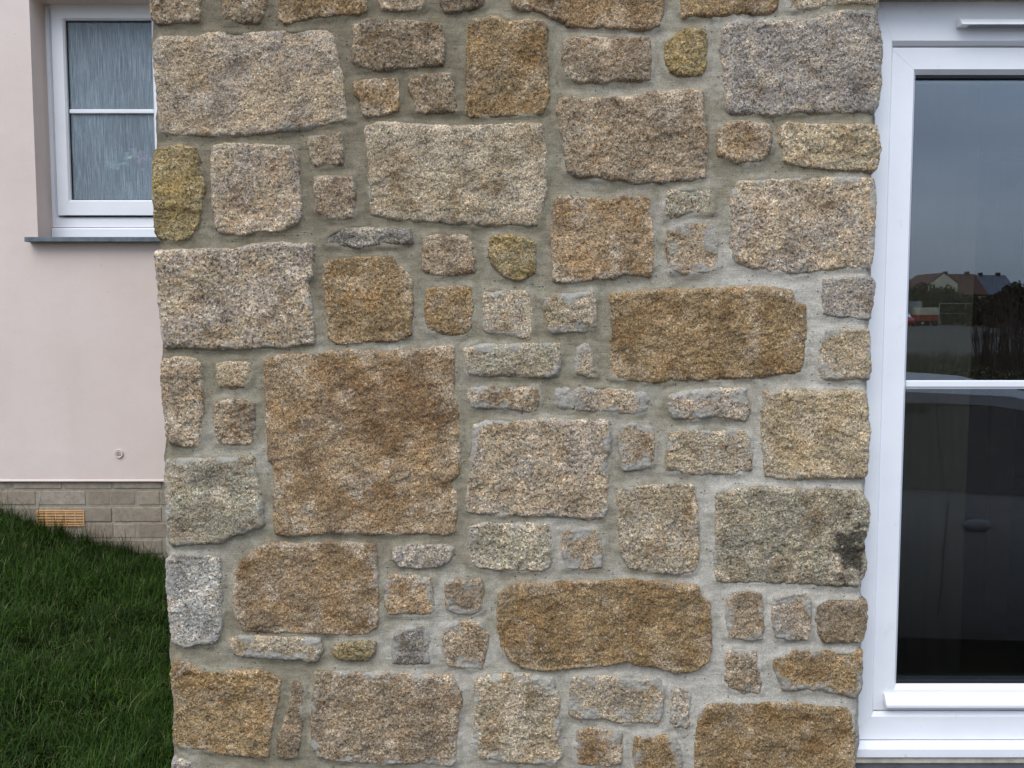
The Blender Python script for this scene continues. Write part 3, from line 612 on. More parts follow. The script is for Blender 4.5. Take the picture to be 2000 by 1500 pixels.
# mortar: one body with a brushed face; slightly raised towards the stones
def make_mortar():
    g = .005; zt, zb = 3.1, -.02
    xl, xr = XL + .012, XR - .014
    gx = np.linspace(xl, xr, int((xr - xl) / g)); gz = np.linspace(zb, zt, int((zt - zb) / g))
    X, Z = np.meshgrid(gx, gz)
    D = np.full(X.shape, -1.0)
    for p in polys[:NFRONT]:
        x0, z0 = p.min(0) - .05; x1, z1 = p.max(0) + .05
        ia, ib = np.searchsorted(gx, [x0, x1]); ja, jb = np.searchsorted(gz, [z0, z1])
        if ib <= ia or jb <= ja: continue
        D[ja:jb, ia:ib] = np.maximum(D[ja:jb, ia:ib], sdf_poly(X[ja:jb, ia:ib], Z[ja:jb, ia:ib], p))
    near = 1 - sstep(.0, .018, -D)
    h = .0005 + .0030 * fbm(X, Z, 501, .09, 3) + .0024 * fbm(X * .3, Z, 502, .014, 3) + .0016 * fbm(X, Z, 507, .03, 3) + .0065 * near * (.6 + perlin(X / .05, Z / .05, 503)) + rng.normal(0, .0003, X.shape)
    # the joints round off at the two ends of the wall
    ex = np.minimum(X - xl, xr - X); h = h - .022 * np.exp(-ex / .008) - .02 * sstep(.008, .016, D)
    wob = .006 * fbm(X * 0, Z, 504, .05, 3)
    Xw = X + wob * np.where(X < 0, 1, -1) * np.exp(-ex / .03)
    nz, nx = X.shape
    V = np.stack([Xw, -h, Z], -1).reshape(-1, 3)
    idx = np.arange(nx * nz).reshape(nz, nx)
    F = np.stack([idx[:-1, :-1], idx[:-1, 1:], idx[1:, 1:], idx[1:, :-1]], -1).reshape(-1, 4)
    # returns on both ends, stepping back in rows
    dep = np.linspace(.02, 1.64, 60); ext = []; exF = []; base = len(V); pale = [None]
    for side, col in ((0, idx[:, 0]), (1, idx[:, -1])):
        dd = dep if side == 0 else dep[dep < .24]
        prev = col
        for y in dd:
            zz = V[col][:, 2]; xx = V[col][:, 0] + (.012 * fbm(np.full(nz, y), zz, 610 + side, .11, 3)) - (.006 if side == 0 else -.006)
            ext.append(np.stack([xx, np.full(nz, y), zz], 1)); cur = base + np.arange(nz); base += nz
            q = np.stack([prev[:-1], prev[1:], cur[1:], cur[:-1]], 1)
            exF.append(q if side == 0 else q[:, ::-1]); prev = cur
    Vall = np.concatenate([V] + ext); Fall = np.concatenate([F] + exF)
    o = raw_mesh('mortar', Vall, Fall, M['mortar'], wall, smooth=True)
    x, z = Vall[:, 0], Vall[:, 2]
    p = .47 + .42 * fbm(x, z, 801, .5, 3) + .13 * fbm(x, z, 803, .12, 3) + .22 * (x / .95) + .16 * (1.5 - z)
    for (px, py, r_, s_) in ((1600, 600, .25, .3), (1450, 520, .12, .2), (1540, 950, .2, .22), (1350, 1310, .25, .25), (1560, 1160, .25, .22), (600, 170, .5, -.1), (420, 870, .12, .12), (380, 1085, .12, .15), (700, 60, .5, -.12)):
        cx, cz = P(px, py, 0); p = p + s_ * np.exp(-((x - cx) ** 2 + (z - cz) ** 2) / r_ ** 2)
    set_float(o.data, 'pale', np.clip(p, 0, 1))
    return o
make_mortar()

# body behind the mortar face and the masonry over the door opening
b = MB(); b.box(XL + .03, XR - .03, .03, 1.62, -.02, 3.08); b.build('wall_core', M['dark'], wall)
b = MB(); b.box(XR - .016, 3.2, -.004, .30, P(1800, -16, 0)[1], 3.1); b.build('lintel', M['lintel'], wall, bevel=.008)

# ------------------------------------------------------------------ pink rendered wall, plinth and window (set back)
YW = 1.66
rw = empty('rendered_wall', (-1.9, YW, .3), 'smooth pale pink rendered wall set back on a brick plinth left of the stone wall', 'wall')
ox0 = P(57, 10, YW)[0]; ox1 = ox0 + .62
oz1 = P(80, -1, YW + .06)[1]; oz0 = P(70, 466, YW + .0)[1]
zr = P(150, 940, YW)[1]
def wall_hole(xa, xb, za, zb, y0, y1):
    b = MB(); xs = [xa, ox0, ox1, xb]; zs = [za, oz0, oz1, zb]
    for i in range(3):
        for j in range(3):
            if i == 1 and j == 1: continue
            b.quad((xs[i], y0, zs[j]), (xs[i + 1], y0, zs[j]), (xs[i + 1], y0, zs[j + 1]), (xs[i], y0, zs[j + 1]))
    b.quad((ox0, y0, oz0), (ox0, y0, oz1), (ox0, y1, oz1), (ox0, y1, oz0))
    b.quad((ox1, y0, oz1), (ox1, y0, oz0), (ox1, y1, oz0), (ox1, y1, oz1))
    b.quad((ox0, y0, oz1), (ox1, y0, oz1), (ox1, y1, oz1), (ox0, y1, oz1))
    b.quad((ox0, y1, oz0), (ox1, y1, oz0), (ox1, y0, oz0), (ox0, y0, oz0))
    b.quad((xa, y0, za), (xa, y1, za), (xb, y1, za), (xb, y0, za))
    return b
wall_hole(-6, -.9, zr, 3.1, YW, YW + .26).build('render_coat', M['render'], rw)
# bell-cast drip at the foot of the render
b = MB(); b.prism_x([(YW - .001, zr + .009), (YW - .005, zr + .003), (YW - .005, zr - .001), (YW + .02, zr - .001), (YW + .02, zr + .009)], -6, -.95); b.build('render_drip', M['render'], rw, bevel=.002)
# brick plinth: every course in one mesh, the bond in the geometry
YB = YW + .012
def brick_plinth():
    px_m = P(1, 1000, YB); scale = (P(1000 + 97, 1000, YB)[0] - P(1000, 1000, YB)[0])
    L, hh, j = .225, .075, .010
    b = MB(); cols = []
    ztop = P(150, 959, YB)[1] + j / 2       # joint line under the first visible course
    xs0 = P(71, 959, YB)[0]
    tones = [(148, 134, 116), (154, 141, 124), (138, 124, 108), (156, 145, 130), (142, 129, 112), (140, 128, 112)]
    for k in range(-1, 9):
        z1 = ztop - k * hh - j / 2 + .0; z0 = z1 - hh + j
        off = (0, .118, .0)[k % 2] if k % 2 < 2 else 0
        z1t = min(z1, zr - .002) if k == -1 else z1
        for n in range(-20, 9):
            xa = xs0 + off + n * L + j / 2; xb = xa + L - j
            if xa > -1.0 or xb < -6: continue
            jt = random.uniform(-.004, .004); yy = YB + random.uniform(-.002, .0025)
            if random.random() < .5 and k > -1:
                xm = (xa + xb) / 2 + random.uniform(-.006, .006)
                za_ = z0 + random.uniform(-.0015, .0015)
                b.box(xa + jt, xm - .0015, yy, YB + .06, za_, z1t); cols += [random.choice(tones)] * 8; xa = xm + .0015 - jt
            v0 = len(b.v); b.box(xa + jt, xb + jt, yy, YB + .06, z0 + random.uniform(-.0015, .0015), z1t)
            cols += [random.choice(tones)] * 8
    o = b.build('brick_plinth', M['brick'], rw)
    set_color(o.data, 'tint', np.array([lin(*c) for c in cols]) * 1.05)
    m = o.modifiers.new('bevel', 'BEVEL'); m.width = .004; m.segments = 2
    q = MB(); q.box(-6, -.95, YB + .0035, YB + .2, -.05, zr - .001); q.build('plinth_joints', M['brickmortar'], rw)
brick_plinth()

# air vent in the plinth
def air_vent():
    x0, z1 = P(71, 997, YB - .006); x1, z0 = P(165, 1028, YB - .006)
    y = YB - .006; t = .005
    f = MB()
    f.box(x0, x1, y, y + .03, z1 - t, z1); f.box(x0, x1, y, y + .03, z0, z0 + t)
    f.box(x0, x0 + t * .8, y, y + .03, z0 + t, z1 - t); f.box(x1 - t * .8, x1, y, y + .03, z0 + t, z1 - t)
    for k in range(1, 5):
        xc = x0 + (x1 - x0) * k / 5; f.box(xc - .0022, xc + .0022, y + .002, y + .03, z0 + t, z1 - t)
    o = f.build('air_vent', M['vent'], rw, bevel=.0008)
    s = MB(); n = 5; hz = (z1 - z0 - 2 * t) / n
    for k in range(n):
        zc = z0 + t + hz * (k + .62)
        s.prism_x([(y + .001, zc - .0034), (y + .001, zc + .0012), (y + .016, zc + .0035), (y + .016, zc + .001)], x0 + t * .8, x1 - t * .8)
    s.build('vent_louvres', M['vent'], o)
    d = MB(); d.box(x0 + .003, x1 - .003, y + .024, y + .028, z0 + .003, z1 - .003); d.build('vent_back', M['dark'], o)
air_vent()

# round ribbed cap in the render
def wall_cap():
    cx, cz = P(233, 886, YW); r = .0185; b = MB()
    b.cyl((cx, YW - .002, cz), (0, 1, 0), r, .008, 28)
    pts = [(cx + math.cos(a) * r * .9, YW - .006, cz + math.sin(a) * r * .9) for a in np.linspace(0, 2 * math.pi, 29)]
    b.tube(pts, .0022, 6)
    o = b.build('wall_cap', M['render2'], rw, smooth=False, bevel=.0008)
    q = MB()
    for s_ in (-.35, .0, .35):
        pts = [(cx + math.cos(a) * r * .62, YW - .0064, cz - r * .45 + s_ * r + math.sin(a) * r * .5) for a in np.linspace(R(35), R(145), 7)]
        q.tube(pts, .0016, 5)
    q.build('cap_slots', M['capslot'], o)
wall_cap()

# window: frame, sash, patterned pane, bar, sill
def profile_frame(b, x0, x1, z0, z1, wl, wr, wb, wt, y0, y1, ch=.010):
    """four mitred members with a chamfered inner edge, between the outer rectangle and the opening"""
    O = [(x0, z0), (x1, z0), (x1, z1), (x0, z1)]; I = [(x0 + wl, z0 + wb), (x1 - wr, z0 + wb), (x1 - wr, z1 - wt), (x0 + wl, z1 - wt)]
    C = [(I[0][0] - ch, I[0][1] - ch), (I[1][0] + ch, I[1][1] - ch), (I[2][0] + ch, I[2][1] + ch), (I[3][0] - ch, I[3][1] + ch)]
    gap = .00035
    for k in range(4):
        n = (k + 1) % 4
        ux, uz = np.sign(O[n][0] - O[k][0]), np.sign(O[n][1] - O[k][1])
        s = lambda p, q, e: (p[0] + e * gap * ux, q, p[1] + e * gap * uz)
        V = [s(O[k], y0, 1), s(O[n], y0, -1), s(C[n], y0, -1), s(C[k], y0, 1), s(I[n], y0 + ch * 1.4, -1), s(I[k], y0 + ch * 1.4, 1), s(I[n], y1, -1), s(I[k], y1, 1), s(O[n], y1, -1), s(O[k], y1, 1)]
        b.add(V, [(0, 1, 2, 3), (3, 2, 4, 5), (5, 4, 6, 7), (7, 6, 8, 9), (9, 8, 1, 0), (0, 3, 5, 7, 9), (1, 8, 6, 4, 2)])

def window():
    yf = YW + .085
    win = tag(MB_dummy('window'), None)
    return win
def MB_dummy(n): pass

YFR = YW + .135
fx0, fz1 = P(88, 3, YFR); fx1 = ox1 + .001; fz0 = P(100, 444, YFR)[1]
b = MB(); profile_frame(b, ox0, ox1, fz0, oz1 + .0, P(104, 200, YFR)[0] - ox0, .052, .046, .020, YFR, YFR + .06, .008)
win = b.build('window', M['upvc'], rw)
tag(win, 'white framed window with blue grey patterned glass')
sx0, sz1 = P(99, 8, YFR - .012); sz0 = P(105, 420, YFR - .012)[1]; gx0 = P(127, 40, YFR)[0]; gz1 = P(127, 40, YFR)[1]; gz0 = P(138, 391, YFR)[1]
gx1 = P(301, 210, YFR)[0]; sx1 = ox1 - .030
b = MB(); profile_frame(b, sx0, sx1, sz0, sz1, gx0 - sx0, sx1 - gx1, gz0 - sz0, sz1 - gz1, YFR - .014, YFR + .04, .007)
b.build('sash', M['upvc'], win)
b = MB(); g_ = .004
for (a, c, d, e) in ((gx0 - .002, gx0 + g_, gz0, gz1), (gx1 - g_, gx1 + .002, gz0, gz1), (gx0 + g_, gx1 - g_, gz1 - g_, gz1 + .002), (gx0 + g_, gx1 - g_, gz0 - .002, gz0 + g_)):
    b.box(a, c, YFR + .008, YFR + .02, d, e)
b.build('gasket', M['gasket'], win)
b = MB(); b.box(gx0 - .003, gx1 + .003, YFR + .014, YFR + .018, gz0 - .003, gz1 + .003); b.build('pane', M['rain'], win)
zb = P(215, 217, YFR)[1]; b = MB(); b.box(gx0 + .0035, gx1 - .0035, YFR + .003, YFR + .0135, zb - .009, zb + .009); b.build('glazing_bar', M['upvc'], win, bevel=.003)
cz1 = P(100, 445, YFR)[1]; cz0 = P(100, 460, YFR)[1]
b = MB(); b.prism_x([(YFR - .016, oz0 - .001), (YFR - .016, cz1 - .006), (YFR - .006, cz1 - .001), (YFR + .06, cz1 - .001), (YFR + .06, oz0 - .001)], ox0 + .002, ox1); b.build('window_cill', M['upvc'], win, bevel=.0015)
# slate sill under the opening
slx0, slz1 = P(47, 462, YW - .05); slz0 = P(47, 472, YW - .05)[1]
b = MB(); b.prism_x([(YW - .05, slz0), (YW - .05, slz0 + .021), (YW + .12, oz0 + .004), (YW + .12, slz0)], slx0, ox1 + .05)
b.build('sill', M['slate'], rw, bevel=.002)
# a bathroom behind the pane
b = MB(); b.box(ox0 - .6, ox1 + .6, YW + 1.6, YW + 1.64, 0, 2.9); b.box(ox0 - .64, ox0 - .6, YW + .25, YW + 1.6, 0, 2.9); b.box(ox1 + .6, ox1 + .64, YW + .25, YW + 1.6, 0, 2.9)
b.box(ox0 - .6, ox1 + .6, YW + .25, YW + 1.6, 2.86, 2.9); b.box(ox0 - .6, ox1 + .6, YW + .25, YW + 1.6, .3, .34)
b.build('window_room', M['room'], None); tag(bpy.data.objects['window_room'], kind='structure')
# flowers on the inner ledge, seen blurred through the pattern
fl = empty('flower_arrangement', (P(255, 360, YFR + .10)[0], YFR + .10, oz0 + .03), 'pale pink and white flowers standing behind the patterned window glass', 'flowers')
def blob(b, c, r, sx=1, sy=1, sz=1, n=10):
    V = []; F = []
    for i in range(n + 1):
        for k in range(n):
            t = math.pi * i / n; p = 2 * math.pi * k / n; q = 1 + .12 * math.sin(5 * p + 3 * t)
            V.append((c[0] + r * sx * q * math.sin(t) * math.cos(p), c[1] + r * sy * math.sin(t) * math.sin(p), c[2] + r * sz * q * math.cos(t)))
    for i in range(n):
        for k in range(n): F.append((i * n + k, i * n + (k + 1) % n, (i + 1) * n + (k + 1) % n, (i + 1) * n + k))
    b.add(V, F)
yv = YFR + .032
b = MB()
for k in range(26):
    t_ = rng.random(); px = 212 + 46 * t_ + rng.normal(0, 5); py = 324 - 26 * t_ ** 2.2 + rng.normal(0, 5)
    x, z = P(px, py, yv); blob(b, (x, yv + rng.normal(0, .006), z), .006 + .006 * rng.random(), 1.5, .4, .8, 6)
b.build('white_petals', M['leafy'], fl, smooth=True)
b = MB()
for k in range(22):
    px = 278 + rng.normal(0, 10); py = 311 + rng.normal(0, 11)
    x, z = P(px, py, yv + .01); blob(b, (x, yv + .01 + rng.normal(0, .005), z), .007 + .005 * rng.random(), 1.2, .4, .9, 6)
b.build('pink_petals', M['pink'], fl, smooth=True)
x, z = P(255, 365, yv + .01); b = MB(); b.tube([(x, yv + .02, oz0 + .03), (x, yv + .02, z - .01), (x, yv + .02, z + .02)], [.028, .034, .022], 16); b.build('vase', M['ceramic'], fl, smooth=True)

# ------------------------------------------------------------------ white glazed door on the right
YD = 0.075                       # face of the outer frame
dr = empty('glazed_door', (1.6, YD, .1), 'white framed glazed door with dark reflecting glass at the right of the stone wall', 'door')
dx0 = P(1700, 700, YD)[0] - .03; dx1 = dx0 + 1.04
hz1 = 2.36; hz0 = P(1750, 80, YD)[1]
bz0 = P(1800, 1444, YD)[1]; bz1 = P(1800, 1397, YD)[1]
lx1 = P(1734, 500, YD)[0] + .003
fw = lx1 - dx0
b = MB(); profile_frame(b, dx0, dx1, bz0, hz1, fw, fw, bz1 - bz0 + .006, hz1 - hz0 + .009, YD, YD + .07, .010)
b.build('door_frame', M['upvc'], dr)
# leaf
YL = YD + .012
lxo = P(1741, 300, YL)[0] - .012
lgx0 = P(1781, 148, YL + .015)[0]; lgx0b = P(1757, 1320, YL + .015)[0]; lgx0 = .5 * (lgx0 + lgx0b)
lz1 = P(1800, 96, YL)[1] + .004; lgz1 = P(1800, 146, YL + .015)[1]; lgz0 = P(1800, 1336, YL + .015)[1]; lz0 = P(1800, 1385, YL)[1] - .002
lxr = dx1 - (lxo - dx0); lgx1 = dx1 - (lgx0 - dx0)
b = MB(); profile_frame(b, lxo, lxr, lz0, lz1, lgx0 - lxo, lxr - lgx1, lgz0 - lz0, lz1 - lgz1, YL, YL + .06, .011)
leaf = b.build('door_leaf', M['upvc'], dr)
YG = YL + .034
b = MB(); g_ = .007
for (a, c, d, e) in ((lgx0 - .002, lgx0 + g_ * .4, lgz0, lgz1), (lgx1 - g_, lgx1 + .002, lgz0, lgz1), (lgx0 + g_ * .4, lgx1 - g_, lgz1 - g_, lgz1 + .002), (lgx0 + g_ * .4, lgx1 - g_, lgz0 - .002, lgz0 + g_)):
    b.box(a, c, YG - .014, YG - .001, d, e)
b.build('gasket', M['gasket'], leaf)
b = MB(); b.box(lgx0 - .004, lgx1 + .004, YG, YG + .004, lgz0 - .004, lgz1 + .004); b.build('pane', M['glass'], leaf)
b = MB()
for (z0_, z1_) in ((lgz0 + .004, lgz0 + .017), (lgz1 - .017, lgz1 - .004)): b.box(lgx0 + .002, lgx1 - .002, YG + .005, YG + .018, z0_, z1_)
b.build('glass_spacer', M['spacer'], leaf)
zb1, zb0 = P(1850, 743, YG - .008)[1], P(1850, 760, YG - .008)[1]
b = MB(); b.box(lgx0 + .0035, lgx1 - .0075, YG - .006, YG - .0005, zb0, zb1); b.box(lgx0 + .0035, lgx1 - .0075, YG - .011, YG - .0055, zb0 + .006, zb1 - .0005)
b.build('glazing_bar', M['upvc'], leaf, bevel=.002)
# weather bar
wz1 = P(1800, 1356, YL - .012)[1]; wz0 = P(1800, 1383, YL - .028)[1]; wx0 = P(1727, 1370, YL - .01)[0]
b = MB(); b.prism_x([(YL - .001, wz1), (YL - .010, wz1 - .001), (YL - .028, wz0 + .008), (YL - .028, wz0), (YL - .022, wz0), (YL - .001, wz0 + .010)], wx0, lxr - .012)
b.build('weather_bar', M['upvc'], leaf, bevel=.0012)
# trickle vent on the head
vx0 = P(1874, 45, YD - .02)[0]; vzt = P(1900, 36, YD - .02)[1]; vzb = P(1900, 47, YD - .04)[1]
tv = MB(); tv.prism_x([(YD - .0005, vzt + .002), (YD - .018, vzt), (YD - .040, vzb), (YD - .0005, vzb + .001)], vx0, vx0 + .42)
vent = tv.build('trickle_vent', M['upvc'], dr, bevel=.002)
s = MB(); n = 44
for k in range(n):
    xa = vx0 + .022 + k * .0085
    s.quad((xa, YD - .036, vzb - .0012), (xa + .0042, YD - .036, vzb - .0012), (xa + .0076, YD - .004, vzb + .0002), (xa + .004, YD - .004, vzb + .0002))
s.build('vent_slots', M['dark'], vent)
# threshold cill, bedding, step
cz1_ = P(1800, 1447, YD - .03)[1]; cz0_ = P(1800, 1480, YD - .035)[1]
b = MB(); b.prism_x([(YD + .06, bz0 - .003), (YD - .004, bz0 - .003), (YD - .035, P(1800, 1463, YD - .035)[1]), (YD - .035, cz0_), (YD + .06, cz0_)], dx0, dx1)
b.build('threshold', M['upvc_dirty'], dr, bevel=.002)
b = MB(); b.box(dx0, dx1, YD - .022, YD + .1, cz0_ - .024, cz0_ - .001); b.build('bedding', M['bedding'], dr, bevel=.004)
b = MB(); b.box(XR - .02, 3.2, -.14, YD + .12, -.02, cz0_ - .0255); o = b.build('step', M['step'], None, bevel=.006); tag(o, 'dark grey doorstep under the white glazed door', 'step')

# the room behind the door
rm = empty('interior_room', (1.8, 1, 0), 'dim room seen through the glazed door', 'room')
zi = .12
b = MB(); b.box(.75, 5, .31, 5, zi - .05, zi); b.build('room_floor', M['floor'], rm)
b = MB(); b.box(.75, 5, 5, 5.06, zi, 2.6); b.box(5, 5.06, .31, 5, zi, 2.6); b.box(.70, .75, 1.63, 5, zi, 2.6); b.build('room_walls', M['room'], rm)
b = MB(); b.box(.75, 5, .31, 5, 2.6, 2.66); b.build('room_ceiling', M['room'], rm)
x0c = P(1700, 700, .75)[0]; x1c = P(1892, 700, .75)[0]
b = MB(); V = []; F = []
nn = 60
for i in range(nn + 1):
    x = x0c + (x1c - x0c) * i / nn; y = .74 + .006 * math.sin(i * .5)
    V += [(x, y, zi + .03), (x, y, 2.3)]
for i in range(nn): F.append((2 * i, 2 * i + 2, 2 * i + 3, 2 * i + 1))
b.add(V, F); o = b.build('curtain', M['curtain'], None, smooth=True); tag(o, 'drab curtain hanging inside the left of the glazed door', 'curtain')
m = o.modifiers.new('thick', 'SOLIDIFY'); m.thickness = .004
xa = P(1880, 700, 1.3)[0]; xb = P(1990, 700, 1.3)[0]
b = MB(); b.box(xa, xb, 1.3, 1.75, zi, 2.1)
wd = empty('wardrobe', ((xa + xb) / 2, 1.5, zi), 'dark wooden wardrobe standing in the dim room behind the door', 'wardrobe')
b.build('carcass', M['walnut'], wd, bevel=.006)
b = MB(); b.box(xa + .02, (xa + xb) / 2 - .002, 1.282, 1.298, zi + .08, 2.06); b.build('wardrobe_door', M['walnut'], wd, bevel=.003)
b = MB(); b.box((xa + xb) / 2 + .002, xb - .02, 1.282, 1.298, zi + .08, 2.06); b.build('wardrobe_door', M['walnut'], wd, bevel=.003)

# rendered wall beyond the door, the eaves above
b = MB(); b.box(dx1 + .001, 6, .0, .3, -.05, 3.1); o = b.build('rendered_wall', M['render2']); tag(o, 'cream rendered wall beyond the far side of the glazed door', 'wall')
ev = empty('roof_eaves', (0, -.1, 3.11), 'white boxed eaves running over the top of the stone wall', 'eaves')
b = MB(); b.box(XL - .1, 6, -.22, 2.2, 3.11, 3.14); b.build('soffit', M['soffit'], ev)
b = MB(); b.box(XL - .1, 6, -.245, -.221, 3.08, 3.30); b.build('fascia', M['soffit'], ev)

# ------------------------------------------------------------------ ground and grass
def soil_z(x, y):
    x = np.asarray(x, float); y = np.asarray(y, float)
    z = .345 + .27 * np.clip(-1.60 - x, -.8, 1.6) + .10 * np.clip(-2.0 - x, 0, .4) + .085 * (y - 1.65)
    z = z + .02 * fbm(x, y, 901, .5, 2)
    far = sstep(.3, 5, 1.0 - y)
    return z * (1 - far) - .42 * far
prof = [(-420, .4), (-150, .3), (-90, .27), (-33, .25), (-22, -.1), (-12, -.35), (-5, -.37), (-1.2, -.36), (-.5, -.24), (.3, -.06), (8, -.05), (420, -.05)]
V = []; F = []
for y, z in prof: V += [(-400, y, z), (400, y, z)]
for k in range(len(prof) - 1): F.append((2 * k, 2 * k + 1, 2 * k + 3, 2 * k + 2))
o = raw_mesh('ground', np.array(V), F, M['ground']); tag(o, kind='structure')
V = []; F = []; pr = [(-7, -.352), (-5, -.352), (-1.2, -.345), (-.5, -.225), (.28, -.05)]
for y, z in pr: V += [(-1.1, y, z), (9, y, z)]
for k in range(len(pr) - 1): F.append((2 * k, 2 * k + 1, 2 * k + 3, 2 * k + 2))
o = raw_mesh('driveway', np.array(V), F, M['tarmac']); tag(o, kind='structure')
xs = np.linspace(-6, -.90, 120); ys = np.linspace(-6, 1.70, 140); X, Y = np.meshgrid(xs, ys); Z = soil_z(X, Y)
V = np.stack([X, Y, Z - .01 - .03 * sstep(1.56, 1.64, Y)], -1).reshape(-1, 3); idx = np.arange(X.size).reshape(X.shape)
F = np.stack([idx[:-1, :-1], idx[:-1, 1:], idx[1:, 1:], idx[1:, :-1]], -1).reshape(-1, 4)
o = raw_mesh('lawn_soil', V, F, M['soil'], smooth=True); tag(o, kind='structure')

def grass():
    N = 270000
    x = rng.uniform(-2.75, -.92, N); y = rng.uniform(-.75, 1.655, N)
    clump = fbm(x, y, 950, .16, 3); clump2 = fbm(x, y, 951, .45, 2)
    keep = rng.random(N) < .62 + .9 * clump
    x, y, clump, clump2 = x[keep], y[keep], clump[keep], clump2[keep]
    ok = ~((x > XL - .02) & (y > -.02))
    x, y, clump, clump2 = x[ok], y[ok], clump[ok], clump2[ok]; N = len(x)
    ex_ = 9000
    xe = rng.uniform(-2.75, -.95, ex_); ye = rng.uniform(1.585, 1.652, ex_)
    tf = fbm(xe, ye * 0, 957, .09, 2); ke = rng.random(ex_) < .5 + 1.2 * tf
    nb_ = len(x); x = np.concatenate([x, xe[ke]]); y = np.concatenate([y, ye[ke]]); clump = np.concatenate([clump, .3 + tf[ke]]); clump2 = np.concatenate([clump2, tf[ke] * 0]); N = len(x)
    z = soil_z(x, y) - .012
    L = rng.gamma(5, .0090, N) * (1 + .5 * clump + .25 * clump2) ; L = np.clip(L, .02, .15)
    th = rng.uniform(0, 2 * np.pi, N) * .95 + 1.2 * fbm(x, y, 952, .22, 2) * np.pi
    bend = np.clip(rng.normal(1.55, .6, N), .1, 2.7); wd_ = rng.uniform(.0005, .0011, N); bend[nb_:] *= .45; L[nb_:] *= 1.25
    lg = rng.random(N) < .02; L[lg] *= 1.8; wd_[lg] *= 1.25; bend[lg] *= .8
    dx, dy = np.cos(th), np.sin(th)
    near_wall = y > 1.60; dy = np.where(near_wall, -np.abs(dy), dy)
    nearp = (x > XL - .10) & (y > -.05); dx = np.where(nearp, -np.abs(dx) * .6, dx)
    sxv, syv = -dy, dx
    T = np.array([0, .4, .75, 1.0]); ww = np.array([1, .85, .5, 0])
    rows = []
    ang = bend
    px, py, pz = x.copy(), y.copy(), z.copy(); prev = 0
    P_ = []
    for t, w_ in zip(T, ww):
        st = L * (t - prev); a = ang * (t - .15) * 1.25; prev = t
        px = px + st * np.sin(a) * dx; py = py + st * np.sin(a) * dy; pz = pz + st * np.cos(a)
        P_.append((px.copy(), py.copy(), pz.copy(), w_))
    V = []
    for (ax, ay, az, w_) in P_[:3]:
        V.append(np.stack([ax - sxv * wd_ * w_, ay - syv * wd_ * w_, az], 1)); V.append(np.stack([ax + sxv * wd_ * w_, ay + syv * wd_ * w_, az], 1))
    V.append(np.stack([P_[3][0], P_[3][1], P_[3][2]], 1))
    V = np.stack(V, 1).reshape(-1, 3)
    base = np.arange(N) * 7
    q = np.concatenate([np.stack([base, base + 1, base + 3, base + 2], 1), np.stack([base + 2, base + 3, base + 5, base + 4], 1), np.stack([base + 4, base + 5, base + 6, base + 6], 1)])
    F = [tuple(r) if r[2] != r[3] else tuple(r[:3]) for r in q.tolist()]
    o = raw_mesh('grass', V, F, M['grass'])
    g = rng.random(N)[:, None]; hue = rng.random(N)
    c = np.array(lin(24, 44, 8)) * (1 - g) + np.array(lin(66, 98, 20)) * g
    c = c * (1 + .35 * clump2[:, None])
    pale = hue < .06; c[pale] *= 1.9
    dry = hue > .965; c[dry] = np.array(lin(128, 122, 80)) * (.7 + .6 * g[dry])
    set_color(o.data, 'tint', np.repeat(np.clip(c * .85, 0, 1), 7, 0))
    tag(o, 'dense dark green grass growing up to the brick plinth and the stone wall', 'grass', kind='stuff')
grass()

# ------------------------------------------------------------------ what the door glass reflects (behind and beside the camera)
YM = 2 * YG - CAMY                # the camera's mirror image
def Q(px, py, D):
    v = (750 - py) / FPX; dy = math.cos(PITCH) + v * math.sin(PITCH); dz = -math.sin(PITCH) + v * math.cos(PITCH)
    return np.array(((px - 1000) / FPX * D / dy * 1.0, YM - D, CAMZ + dz / dy * D))

def copy_tree(o, parent=None):
    c = o.copy(); COL.objects.link(c)
    if parent is not None: c.parent = parent
    for ch in [k for k in bpy.data.objects if k.parent == o]: copy_tree(ch, c)
    return c

